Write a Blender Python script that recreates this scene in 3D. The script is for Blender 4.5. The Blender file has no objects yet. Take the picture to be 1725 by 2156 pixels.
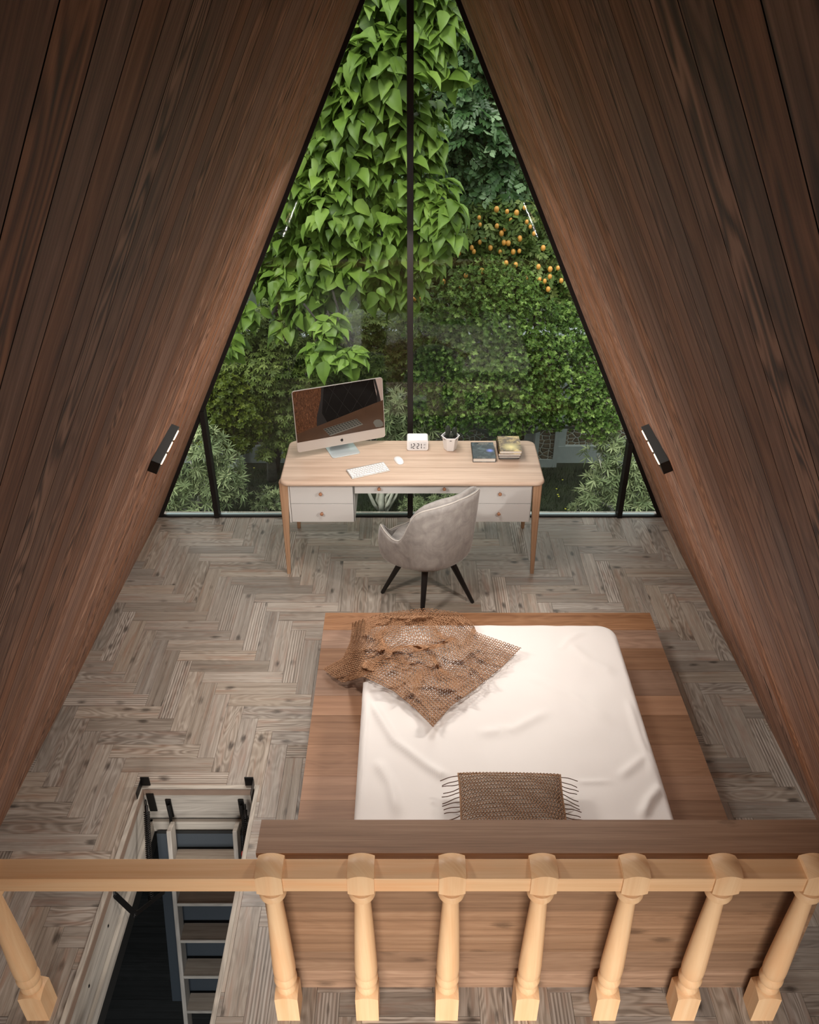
import bpy, math, random
import numpy as np
from mathutils import Vector, Matrix, noise
random.seed(7); RS=np.random.RandomState(11)
PI=math.pi
sc=bpy.context.scene; COL=sc.collection
def lin(c):
    c=c/255.0
    return c/12.92 if c<=0.04045 else ((c+0.055)/1.055)**2.4
def rgb(r,g,b,k=1.0): return (lin(r)*k,lin(g)*k,lin(b)*k,1)
# ---------------------------------------------------------------- camera
H=3.64; PITCH=math.radians(32.4); F=1770.0; CX=864.0; CY=1078.0
cam=bpy.data.cameras.new('camera'); camo=bpy.data.objects.new('camera',cam); COL.objects.link(camo)
camo.location=(0,0,H); camo.rotation_euler=(PI/2-PITCH,0,0)
cam.sensor_fit='HORIZONTAL'; cam.sensor_width=36; cam.lens=36*F/1725; cam.shift_x=-1.5/1725
cam.clip_start=0.02; cam.clip_end=200
sc.camera=camo
def ray(x,y):
    b=-(y-CY)/F
    return Vector(((x-CX)/F, math.cos(PITCH)+b*math.sin(PITCH), -math.sin(PITCH)+b*math.cos(PITCH)))
EYE=Vector((0,0,H))
def PZ(x,y,z): r=ray(x,y); return EYE+r*((z-H)/r.z)
def PY(x,y,Y): r=ray(x,y); return EYE+r*(Y/r.y)
def PX(x,y,X): r=ray(x,y); return EYE+r*(X/r.x)
# ---------------------------------------------------------------- nodes
class NT:
    def __init__(s,name):
        s.m=bpy.data.materials.new(name); s.m.use_nodes=True; s.t=s.m.node_tree; s.t.nodes.clear()
        s.out=s.n('ShaderNodeOutputMaterial')
    def n(s,typ,ins=None,**kw):
        nd=s.t.nodes.new(typ)
        for k,v in kw.items(): setattr(nd,k,v)
        if ins:
            for k,v in ins.items(): s.set(nd,k,v)
        return nd
    def set(s,nd,k,v):
        sock=nd.inputs[k]
        if isinstance(v,bpy.types.NodeSocket): s.t.links.new(v,sock)
        else: sock.default_value=v
    def math(s,op,a,b=0.0,c=0.0,clamp=False):
        nd=s.n('ShaderNodeMath',operation=op,use_clamp=clamp); s.set(nd,0,a); s.set(nd,1,b)
        if op in('MULTIPLY_ADD','WRAP','SMOOTH_MIN','COMPARE'): s.set(nd,2,c)
        return nd.outputs[0]
    def mix(s,f,a,b,mode='MIX'):
        nd=s.n('ShaderNodeMix',data_type='RGBA',blend_type=mode); s.set(nd,0,f); s.set(nd,6,a); s.set(nd,7,b); return nd.outputs[2]
    def ramp(s,f,stops,interp='LINEAR'):
        nd=s.n('ShaderNodeValToRGB'); s.set(nd,0,f); cr=nd.color_ramp; cr.interpolation=interp
        while len(cr.elements)<len(stops): cr.elements.new(0.5)
        for e,(p,c) in zip(cr.elements,stops): e.position=p; e.color=c if len(c)==4 else (*c,1)
        return nd.outputs[0]
    def noise(s,vec,scale,detail=3,rough=.55,dist=0.0):
        nd=s.n('ShaderNodeTexNoise',{'Scale':scale,'Detail':detail,'Roughness':rough,'Distortion':dist}); s.set(nd,'Vector',vec); return nd.outputs[0]
    def mapv(s,vec,scale=(1,1,1),loc=(0,0,0)):
        nd=s.n('ShaderNodeMapping',{'Scale':scale,'Location':loc}); s.set(nd,'Vector',vec); return nd.outputs[0]
    def attr(s,name='rnd'): return s.n('ShaderNodeAttribute',attribute_name=name).outputs['Fac']
    def bsdf(s,**kw):
        nd=s.n('ShaderNodeBsdfPrincipled')
        for k,v in kw.items(): s.set(nd,k.replace('_',' '),v)
        s.t.links.new(nd.outputs[0],s.out.inputs[0]); return nd
    def bump(s,h,strength=.2,dist=.01):
        return s.n('ShaderNodeBump',{'Height':h,'Strength':strength,'Distance':dist}).outputs[0]
W4=(1,1,1,1)
def plain(name,c,rough=.5,metal=0.0,coat=0.0,var=0.06,scale=8,emit=None,estr=0,bump=0,spec=.5):
    t=NT(name); co=t.n('ShaderNodeTexCoord').outputs['Object']
    ns=t.noise(co,scale,4)
    col=t.mix(ns,tuple(x*(1-var*1.6) for x in c[:3])+(1,),tuple(min(1,x*(1+var*1.6)) for x in c[:3])+(1,))
    b=t.bsdf(Base_Color=col,Roughness=rough,Metallic=metal,Coat_Weight=coat)
    t.set(b,'Specular IOR Level',spec)
    if bump: t.set(b,'Normal',t.bump(t.noise(co,scale*12,3),bump,.004))
    if emit: t.set(b,'Emission Color',emit); t.set(b,'Emission Strength',estr)
    return t.m
def wood(name,dark,mid,light,rough=.5,reed=0.0,coat=0.0,gs=1.0,tint=.25,ring=.5,knots=0.0,streak=1.0,bump=.15,red=None,spec=.4,uv=True,axis=2,val=.3):
    """grain runs along U (uv=True) or along the given object axis"""
    t=NT(name); r=t.attr() if uv else 0.0
    if uv:
        co=t.n('ShaderNodeUVMap').outputs[0]
    else:
        o=t.n('ShaderNodeTexCoord').outputs['Object']; sp=t.n('ShaderNodeSeparateXYZ'); t.set(sp,0,o)
        oi=t.n('ShaderNodeObjectInfo').outputs['Random']
        idx=[axis]+[i for i in range(3) if i!=axis]
        cb=t.n('ShaderNodeCombineXYZ'); t.set(cb,0,sp.outputs[idx[0]]); t.set(cb,1,t.math('ADD',sp.outputs[idx[1]],sp.outputs[idx[2]])); t.set(cb,2,t.math('MULTIPLY',sp.outputs[idx[2]],.6))
        co=cb.outputs[0]; r=oi
    off=t.n('ShaderNodeCombineXYZ'); t.set(off,0,t.math('MULTIPLY',r,37.3)); t.set(off,1,t.math('MULTIPLY',r,11.7)); t.set(off,2,t.math('MULTIPLY',r,53.1))
    va=t.n('ShaderNodeVectorMath',operation='ADD'); t.set(va,0,co); t.set(va,1,off.outputs[0]); v=va.outputs[0]
    n1=t.noise(t.mapv(v,(3*gs,150*gs,30*gs)),1.0,4,.62)               # fibres
    n2=t.noise(t.mapv(v,(.9*gs,30*gs,8*gs)),1.0,4,.62,.15)             # broad streaks
    warp=t.noise(t.mapv(v,(1.6*gs,7*gs,5*gs)),1.0,2,.5)
    rings=t.math('SINE',t.math('MULTIPLY',warp,85.0))
    rings=t.math('MULTIPLY_ADD',rings,.5,.5)
    w2=t.n('ShaderNodeTexWhiteNoise',noise_dimensions='1D'); t.set(w2,'W',t.math('MULTIPLY_ADD',r,57.0,3.3)); rsel=t.math('POWER',w2.outputs[0],2.5)
    f=t.math('ADD',t.math('MULTIPLY',n1,.5*streak),t.math('MULTIPLY',n2,.6))
    f=t.math('ADD',f,t.math('MULTIPLY',t.math('SUBTRACT',rings,.5),t.math('MULTIPLY_ADD',rsel,.30*ring,.04*ring)))
    if reed:
        sv=t.n('ShaderNodeSeparateXYZ'); t.set(sv,0,co)
        wv=t.math('SINE',t.math('ADD',t.math('MULTIPLY',sv.outputs[1],400.0),t.math('MULTIPLY',warp,5.0)))
        w3=t.n('ShaderNodeTexWhiteNoise',noise_dimensions='1D'); t.set(w3,'W',t.math('MULTIPLY_ADD',r,23.0,9.1))
        f=t.math('ADD',f,t.math('MULTIPLY',wv,t.math('MULTIPLY',t.math('GREATER_THAN',w3.outputs[0],.86),reed)))
    col=t.ramp(f,[(.28,dark),(.53,mid),(.8,light)])
    if red:
        col=t.mix(t.math('MULTIPLY',t.ramp(t.noise(t.mapv(v,(2.5*gs,24*gs,14)),1.0,3),[(.52,(0,0,0,1)),(.74,W4)]),.6),col,red)
    if knots:
        vo=t.n('ShaderNodeTexVoronoi',{'Scale':1.0,'Randomness':1.0}); t.set(vo,'Vector',t.mapv(v,(4*gs,8*gs,3)))
        k=t.ramp(t.math('ADD',vo.outputs['Distance'],t.math('MULTIPLY',t.noise(t.mapv(v,(9,60,9)),1.0,4,.7),.42)),[(.27,W4),(.42,(0,0,0,1))])
        col=t.mix(t.math('MULTIPLY',k,knots),col,tuple(x*.35 for x in dark[:3])+(1,))
    # board to board tone
    wn=t.n('ShaderNodeTexWhiteNoise',noise_dimensions='1D'); t.set(wn,'W',t.math('MULTIPLY',r,91.0))
    hv=t.n('ShaderNodeHueSaturation'); t.set(hv,'Color',col)
    t.set(hv,'Value',t.math('MULTIPLY_ADD',wn.outputs[0],tint*2*val/.3,1-tint*val/.3)); t.set(hv,'Saturation',t.math('MULTIPLY_ADD',r,.3 if uv else 0.0,.85 if uv else 1.0))
    b=t.bsdf(Base_Color=hv.outputs[0],Roughness=t.math('MULTIPLY_ADD',n1,.18,rough-.09),Coat_Weight=coat)
    t.set(b,'Coat Roughness',.25); t.set(b,'Specular IOR Level',spec)
    if bump: t.set(b,'Normal',t.bump(f,bump,.003))
    return t.m
def leafmat(name,c1,c2,c3,rough=.45,trans=.35):
    t=NT(name); r=t.attr(); col=t.ramp(r,[(0,c1),(.5,c2),(1,c3)])
    b=t.n('ShaderNodeBsdfPrincipled',{'Roughness':rough}); t.set(b,'Base Color',col); t.set(b,'Specular IOR Level',.3)
    tr=t.n('ShaderNodeBsdfTranslucent'); t.set(tr,0,col)
    mx=t.n('ShaderNodeMixShader'); t.set(mx,0,trans); t.t.links.new(b.outputs[0],mx.inputs[1]); t.t.links.new(tr.outputs[0],mx.inputs[2])
    t.t.links.new(mx.outputs[0],t.out.inputs[0]); return t.m
# ---------------------------------------------------------------- objects
def tag(o,label=None,cat=None,group=None,kind=None):
    if label:o['label']=label
    if cat:o['category']=cat
    if group:o['group']=group
    if kind:o['kind']=kind
    return o
def thing(name,label,cat,loc=(0,0,0),group=None,kind=None):
    o=bpy.data.objects.new(name,None); COL.objects.link(o); o.location=loc; o.empty_display_size=.1
    return tag(o,label,cat,group,kind)
def link(o,parent=None,label=None):
    COL.objects.link(o)
    if parent is not None:
        root=parent; T=Matrix.Identity(4)
        o.parent=parent
        off=parent.location if parent.parent is None else Vector((0,0,0))
        o.matrix_parent_inverse=Matrix.Translation(-off)
        # part meshes are written in world space, so cancel only the ancestors' own offsets
    if label:o['label']=label
    return o
class MB:
    def __init__(s): s.v=[];s.f=[];s.uv=[];s.r=[];s.mi=[];s.M=Matrix.Identity(4)
    def add(s,pts,faces,uvs=None,rnd=None,mi=0):
        b=len(s.v); s.v+=[tuple(s.M@Vector(p)) for p in pts]
        rr=random.random() if rnd is None else rnd
        for i,f in enumerate(faces):
            s.f.append([b+k for k in f]); s.r.append(rr); s.mi.append(mi)
            s.uv.append(uvs[i] if uvs else [(pts[k][0],pts[k][1]) for k in f])
    def box(s,x0,x1,y0,y1,z0,z1,grain='x',rnd=None,mi=0):
        P=[(x0,y0,z0),(x1,y0,z0),(x1,y1,z0),(x0,y1,z0),(x0,y0,z1),(x1,y0,z1),(x1,y1,z1),(x0,y1,z1)]
        Fc=[(0,3,2,1),(4,5,6,7),(0,1,5,4),(1,2,6,5),(2,3,7,6),(3,0,4,7)]; dims=[(0,1),(0,1),(0,2),(1,2),(0,2),(1,2)]
        g='xyz'.index(grain); U=[]
        for f,(a,b) in zip(Fc,dims):
            if b==g:a,b=b,a
            U.append([(P[k][a]*(1 if a==g else 1),P[k][b]) for k in f])
        s.add(P,Fc,U,rnd,mi)
    def prism(s,poly,z0,z1,mi=0,rnd=None,top=True,scale=1.0):
        n=len(poly); cx=sum(p[0] for p in poly)/n; cy=sum(p[1] for p in poly)/n
        P=[(x,y,z0) for x,y in poly]+[(cx+(x-cx)*scale,cy+(y-cy)*scale,z1) for x,y in poly]
        Fc=[tuple(range(n))[::-1],tuple(range(n,2*n))]+[(i,(i+1)%n,n+(i+1)%n,n+i) for i in range(n)]
        U=[[(P[k][0],P[k][1]) for k in f] for f in Fc[:2]]+[[(P[k][0]+P[k][1],P[k][2]) for k in f] for f in Fc[2:]]
        s.add(P,Fc,U,rnd,mi)
    def lathe(s,prof,seg=24,mi=0,rnd=None,caps=True,sq=0):
        P=[];n=len(prof)
        for r,z in prof:
            for k in range(seg):
                a=2*PI*k/seg; P.append((r*math.cos(a),r*math.sin(a),z))
        Fc=[];U=[]
        for i in range(n-1):
            for k in range(seg):
                k2=(k+1)%seg; f=(i*seg+k,i*seg+k2,(i+1)*seg+k2,(i+1)*seg+k); Fc.append(f)
                U.append([(P[q][2],(k if q%seg==k else k+1)*.1*2/seg) for q in f])
        if caps:
            Fc.append(tuple(range(seg))[::-1]); U.append([(0,0)]*seg); Fc.append(tuple(range((n-1)*seg,n*seg))); U.append([(0,0)]*seg)
        s.add(P,Fc,U,rnd,mi)
    def tube(s,pts,r,seg=8,mi=0,rnd=None,caps=True):
        pts=[Vector(p) for p in pts]; n=len(pts); rs=r if isinstance(r,(list,tuple)) else [r]*n
        P=[]; up=Vector((0,0,1)); prev=None
        for i,p in enumerate(pts):
            d=(pts[min(i+1,n-1)]-pts[max(i-1,0)]).normalized()
            a=(prev if prev is not None else (Vector((1,0,0)) if abs(d.z)>.9 else up)); a=(a-d*a.dot(d)).normalized(); prev=a; b=d.cross(a)
            for k in range(seg):
                t=2*PI*k/seg; P.append(tuple(p+(a*math.cos(t)+b*math.sin(t))*rs[i]))
        Fc=[(i*seg+k,i*seg+(k+1)%seg,(i+1)*seg+(k+1)%seg,(i+1)*seg+k) for i in range(n-1) for k in range(seg)]
        if caps: Fc+=[tuple(range(seg))[::-1],tuple(range((n-1)*seg,n*seg))]
        U=[[(P[k][2],P[k][0]+P[k][1]) for k in f] for f in Fc]
        s.add(P,Fc,U,rnd,mi)
    def build(s,name,mats,parent=None,smooth=False,bevel=0,label=None,subsurf=0,segs=2,auto=None):
        me=bpy.data.meshes.new(name); me.from_pydata(s.v,[],s.f)
        for m in (mats if isinstance(mats,(list,tuple)) else [mats]): me.materials.append(m)
        uvl=me.uv_layers.new(name='UVMap'); flat=[c for u in s.uv for q in u for c in q]; uvl.data.foreach_set('uv',flat)
        a=me.attributes.new('rnd','FLOAT','FACE'); a.data.foreach_set('value',s.r)
        me.polygons.foreach_set('material_index',s.mi)
        if smooth: me.polygons.foreach_set('use_smooth',[True]*len(s.f))
        me.update(); o=bpy.data.objects.new(name,me); link(o,parent,label)
        if auto is not None:
            me.set_sharp_from_angle(angle=math.radians(auto))
        if bevel:
            md=o.modifiers.new('bevel','BEVEL'); md.width=bevel; md.segments=segs; md.limit_method='ANGLE'; md.angle_limit=math.radians(40)
        if subsurf:
            md=o.modifiers.new('sub','SUBSURF'); md.levels=subsurf; md.render_levels=subsurf
        return o
def struct(o,label=None): o['kind']='structure'; return o
def rrect(w,d,r,cx=0,cy=0,n=6):
    P=[]
    for sx,sy,a0 in ((1,1,0),(-1,1,90),(-1,-1,180),(1,-1,270)):
        for k in range(n+1):
            a=math.radians(a0+90*k/n); P.append((cx+sx*(w/2-r)+r*math.cos(a),cy+sy*(d/2-r)+r*math.sin(a)))
    return P
def npmesh(name,V,Fq,mat,rnd=None,parent=None,smooth=False,label=None):
    """V (N,3), Fq (M,k) arrays of equal-sized faces"""
    me=bpy.data.meshes.new(name); V=np.asarray(V,dtype=np.float32); Fq=np.asarray(Fq,dtype=np.int32); M,k=Fq.shape
    me.vertices.add(len(V)); me.vertices.foreach_set('co',V.ravel())
    me.loops.add(M*k); me.loops.foreach_set('vertex_index',Fq.ravel())
    me.polygons.add(M); me.polygons.foreach_set('loop_start',np.arange(0,M*k,k,dtype=np.int32))
    if rnd is not None:
        a=me.attributes.new('rnd','FLOAT','FACE'); a.data.foreach_set('value',np.asarray(rnd,dtype=np.float32))
    if smooth: me.polygons.foreach_set('use_smooth',np.ones(M,dtype=bool))
    me.materials.append(mat); me.update(calc_edges=True); me.validate()
    o=bpy.data.objects.new(name,me); link(o,parent,label); return o
# ---------------------------------------------------------------- materials
M_wall=wood('walnut_boards',rgb(66,44,34),rgb(138,99,78),rgb(184,142,116),rough=.6,gs=1.0,tint=.16,ring=1.5,bump=.15,spec=.2)
M_floor=wood('weathered_floor_planks',rgb(104,93,84),rgb(153,142,130),rgb(188,178,167),rough=.45,reed=.16,gs=1.3,tint=.2,ring=.7,knots=.8,bump=.15,red=rgb(150,118,100),spec=.4,coat=.08)
M_bed=wood('cherry_bed_planks',rgb(128,94,72),rgb(158,121,95),rgb(182,147,120),rough=.5,gs=.9,tint=.28,ring=.3,knots=.0,streak=.7,bump=.05,spec=.3)
M_head=wood('headboard_wood',rgb(114,88,69),rgb(152,121,97),rgb(178,149,123),rough=.5,gs=.9,tint=.22,ring=.3,knots=.6,streak=.8,bump=.05,spec=.3)
M_pine=wood('pale_pine',rgb(220,174,128),rgb(234,196,152),rgb(243,214,178),rough=.45,gs=.6,tint=.0,ring=.2,streak=.6,bump=.02,uv=False,axis=2,red=rgb(232,176,126),spec=.35)
M_rail=wood('pale_pine_rail',rgb(214,166,118),rgb(230,190,146),rgb(240,210,172),rough=.45,gs=.6,tint=.0,ring=.2,streak=.6,bump=.02,uv=False,axis=0,red=rgb(230,168,116),spec=.35)
M_desk=wood('desk_oak_top',rgb(164,136,114),rgb(202,176,154),rgb(222,202,182),rough=.42,gs=.6,tint=.05,ring=.35,streak=.8,bump=.03,spec=.4)
M_dleg=wood('desk_oak_leg',rgb(150,112,84),rgb(188,150,118),rgb(206,172,140),rough=.45,gs=.6,tint=.0,ring=.2,bump=.02,uv=False,axis=2)
M_white=wood('whitewashed_wood',rgb(150,142,132),rgb(196,188,176),rgb(224,217,206),rough=.55,gs=.9,tint=.06,ring=.5,streak=.7,bump=.08,spec=.3)
M_tread=wood('ladder_tread_wood',rgb(124,112,98),rgb(166,152,136),rgb(194,182,166),rough=.6,gs=1.2,tint=.05,ring=.2,bump=.1)
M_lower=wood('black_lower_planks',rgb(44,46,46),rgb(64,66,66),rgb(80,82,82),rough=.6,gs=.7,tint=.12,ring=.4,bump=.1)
M_black=plain('black_window_metal',rgb(30,25,23),.45,var=.1,spec=.3)
M_blkm=plain('black_iron',rgb(24,22,21),.4,metal=.4,var=.15)
M_alu=plain('grey_aluminium',rgb(150,158,160),.3,metal=.9,var=.05)
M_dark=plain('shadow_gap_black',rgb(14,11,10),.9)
M_lacq=plain('white_lacquer',rgb(222,221,218),.4,var=.01)
M_wplast=plain('white_plastic',rgb(236,236,236),.3,var=.01,coat=.3)
M_knob=plain('copper_wood_knob',rgb(178,128,96),.35,var=.1)
M_blue=plain('blue_grey_panel',rgb(58,66,73),.6,var=.05,scale=2)
M_conc=plain('pale_concrete',rgb(158,164,162),.85,var=.12,scale=6,bump=.2)
M_red=plain('red_paint',rgb(180,36,24),.4)
M_slab=plain('slab_plaster',rgb(120,116,110),.9)
# =============================================================== room shell
YW=5.66; YB=-1.6; APZ=4.13
def Wd(y): return 2.015+(YW-y)*.024
def walls():
    for s,nm in((-1,'wall_left'),(1,'wall_right')):
        mb=MB(); y=YB; bw=.1165; i=0
        while y<YW-.001:
            y2=min(y+bw,YW); g=.0018
            for a,b in((y+g,y2-g),):
                n=Vector((-s*.898,0,-.439)); th=.008
                P=[]
                for yy in(a,b):
                    w=Wd(yy)
                    lo=Vector((s*w,yy,0)); hi=Vector((0,yy,APZ))
                    P+=[lo,hi,hi-n*th,lo-n*th]
                L=(hi-lo).length
                Fc=[(0,1,5,4),(3,7,6,2),(0,4,7,3),(1,2,6,5),(0,3,2,1),(4,5,6,7)]
                U=[]  # face 0 is the visible board face, the rest are black, painting the groove shade
                for f in Fc:
                    U.append([((P[k]-Vector((s*Wd(P[k].y),P[k].y,0))).length,P[k].y) for k in f])
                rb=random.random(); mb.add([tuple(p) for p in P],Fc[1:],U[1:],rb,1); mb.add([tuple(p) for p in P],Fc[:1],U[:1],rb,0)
            y=y2
        # solid roof slab behind the boards, its black painting the shade in the grooves
        n=Vector((-s*.898,0,-.439))
        P=[]
        for yy in(YB,YW):
            lo=Vector((s*Wd(yy),yy,0)); hi=Vector((0,yy,APZ))
            P+=[lo-n*.006+Vector((0,0,-.0)),hi-n*.006,hi-n*.13,lo-n*.13]
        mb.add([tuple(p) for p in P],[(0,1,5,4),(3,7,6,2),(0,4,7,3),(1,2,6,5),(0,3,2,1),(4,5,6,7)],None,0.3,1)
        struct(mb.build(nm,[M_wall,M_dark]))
walls()
# rear gable (behind the camera) closing the room
mb=MB(); w=Wd(YB)
mb.add([(-w,YB,0),(w,YB,0),(0,YB,APZ),(-w,YB-.1,0),(w,YB-.1,0),(0,YB-.1,APZ)],[(0,1,2),(5,4,3),(0,3,4,1),(1,4,5,2),(2,5,3,0)],None,.4)
struct(mb.build('wall_back',M_wall))
# floor with herringbone planks
HX0,HX1,HY0,HY1=-1.445,-.805,1.60,3.005
def clip(r,c):
    x0,x1,y0,y1=max(r[0],c[0]),min(r[1],c[1]),max(r[2],c[2]),min(r[3],c[3])
    return (x0,x1,y0,y1) if x1-x0>1e-4 and y1-y0>1e-4 else None
def floor():
    mb=MB(); w=.098; n=5; th=.012; g=.0007
    X0,X1,Y0,Y1=-2.16,2.16,YB,YW+.085
    zones=[(X0,HX0,Y0,Y1),(HX1,X1,Y0,Y1),(HX0,HX1,Y0,HY0),(HX0,HX1,HY1,Y1)]
    ni=int((X1-X0)/w)+2; nj=int((Y1-Y0)/w)+2; done={}
    for i in range(-1,ni):
        for j in range(-1,nj):
            # j grows toward the camera; horizontal planks shift right as they come closer
            s=(i-j)%(2*n)
            if s<n: key=('h',i-s,j)
            else: key=('v',i,j-((2*n-1)-s))
            if key in done: continue
            done[key]=1
            o,a,b=key; rn=random.random()
            if o=='h': x0=X0+a*w; x1=x0+n*w; y1=Y1-b*w; y0=y1-w
            else: x0=X0+a*w; x1=x0+w; y1=Y1-b*w; y0=y1-n*w
            R=(x0+g,x1-g,y0+g,y1-g)
            for z in zones:
                c=clip(R,z)
                if not c: continue
                P=[(c[0],c[2],0),(c[1],c[2],0),(c[1],c[3],0),(c[0],c[3],0),(c[0],c[2],-th),(c[1],c[2],-th),(c[1],c[3],-th),(c[0],c[3],-th)]
                def uv(p): return (p[0]-x0,p[1]-y0) if o=='h' else (p[1]-y0,p[0]-x0)
                Fc=[(0,1,2,3),(0,4,5,1),(1,5,6,2),(2,6,7,3),(3,7,4,0)]
                mb.add(P,Fc,[[uv(P[k]) for k in f] for f in Fc],rn)
    for z in zones: mb.box(z[0],z[1],z[2],z[3],-.26,-.0105,rnd=.5,mi=1)
    o=mb.build('floor',[M_floor,M_seam]); struct(o); return o
M_seam=plain('plank_seam',rgb(178,166,150),.8)
floor()
# lower storey seen through the hatch
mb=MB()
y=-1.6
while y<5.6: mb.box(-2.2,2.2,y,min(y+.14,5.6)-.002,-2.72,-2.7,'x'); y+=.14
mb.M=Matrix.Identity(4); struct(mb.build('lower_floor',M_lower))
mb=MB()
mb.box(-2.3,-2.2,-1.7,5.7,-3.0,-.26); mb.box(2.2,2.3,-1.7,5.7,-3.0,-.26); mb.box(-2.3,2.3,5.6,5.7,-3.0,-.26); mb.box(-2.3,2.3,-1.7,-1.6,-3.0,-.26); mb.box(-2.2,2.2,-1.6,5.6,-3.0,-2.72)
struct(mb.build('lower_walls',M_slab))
# ---- glazed gable
def window():
    Y0,Y1=YW,YW+.055
    def wx(z): return Wd(YW)*(1-z/APZ)
    fr=MB()
    for s in(-1,1):
        t=.028
        P=[]
        for yy in(Y0-.004,Y1):
            P+=[(s*wx(0),yy,0),(0,yy,APZ),(0,yy,APZ-t/.439),(s*(wx(0)-t/.898),yy,0)]
        fr.add(P,[(0,1,2,3),(7,6,5,4),(0,4,5,1),(1,5,6,2),(2,6,7,3),(3,7,4,0)],None,.5)
    fr.box(-wx(0),wx(0),Y0-.006,Y0+.022,0,.012,rnd=.5)
    f=fr.build('window_1',M_black); struct(f)
    mb=MB(); mb.box(-1.96,1.96,Y0+.022,Y0+.05,0,.009,rnd=.5); mb.build('track',M_alu,f,label='grey aluminium bottom track')
    for x,hw in((0.0,.021),(-1.545,.019),(1.672,.019)):
        top=APZ*(1-abs(x)/Wd(YW))-.03
        mb=MB(); mb.box(x-hw,x+hw,Y0-.02,Y1+.01,0,top,rnd=.5); mb.build('mullion',M_black,f,bevel=.003)
    # four panes
    xs=[-1.96,-1.545,0,1.672,1.96]
    for a,b in zip(xs[:-1],xs[1:]):
        a2=a+(.019 if a>-1.9 else 0); b2=b-(.019 if b<1.9 else 0); y=Y0+.036
        pts=[(a2,.008),(b2,.008)]
        def top(x): return max(.012,APZ*(1-(abs(x)+.04)/Wd(YW)))
        pts+=[(b2,top(b2)),(a2,top(a2))]
        mb=MB(); n=4
        P=[(x,y,z) for x,z in pts]+[(x,y+.006,z) for x,z in pts]
        mb.add(P,[(0,1,2,3),(7,6,5,4)],None,.5)
        mb.build('pane',M_glass,f)
t=NT('window_glass')
fz=t.n('ShaderNodeFresnel',{'IOR':1.45}); tr=t.n('ShaderNodeBsdfTransparent',{'Color':(.93,.96,.94,1)}); gl=t.n('ShaderNodeBsdfGlossy',{'Roughness':.02,'Color':W4})
mx=t.n('ShaderNodeMixShader'); t.set(mx,0,t.math('MULTIPLY',fz.outputs[0],.7)); t.t.links.new(tr.outputs[0],mx.inputs[1]); t.t.links.new(gl.outputs[0],mx.inputs[2]); t.t.links.new(mx.outputs[0],t.out.inputs[0])
M_glass=t.m
window()
# =============================================================== wall lights
M_led=plain('warm_led',rgb(255,226,196),.4,emit=rgb(255,205,160),estr=7)
M_sconce=plain('black_lamp_metal',rgb(38,40,40),.35,var=.05)
for s,lab in((-1,'black bar wall light with three glowing strips on the left board wall'),(1,'black bar wall light with three glowing strips on the right board wall')):
    n=Vector((-s*.898,0,-.439)); u=Vector((-s*.439,0,.898)); yd=Vector((0,1,0))
    base=Vector((s*1.152,3.47,1.80))
    # put the back of the housing on the wall plane
    w=Wd(3.47); base.x=s*w*(1-base.z/APZ)
    th=thing('wall_light',lab,'wall light',base,group='bar wall lights on the sloping walls')
    R=Matrix((( yd.x,n.x,u.x,base.x),(yd.y,n.y,u.y,base.y),(yd.z,n.z,u.z,base.z),(0,0,0,1)))
    mb=MB(); mb.M=R; mb.box(-.185,.185,-.002,.042,-.03,.03,rnd=.5); mb.build('housing',M_sconce,th,bevel=.002)
    for k in(-1,0,1):
        mb=MB(); mb.M=R@Matrix.Translation((k*.118,.042,.018))
        P=[];seg=20
        for i in range(seg):
            a=2*PI*i/seg; P.append((.050*math.cos(a),.0,.0085*math.sin(a)))
        for i in range(seg):
            a=2*PI*i/seg; P.append((.046*math.cos(a),.004,.0065*math.sin(a)))
        mb.add(P,[tuple(range(seg,2*seg))]+[(i,(i+1)%seg,seg+(i+1)%seg,seg+i) for i in range(seg)],None,.5)
        mb.build('light_strip',M_led,th,label='glowing warm white strip')
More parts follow.
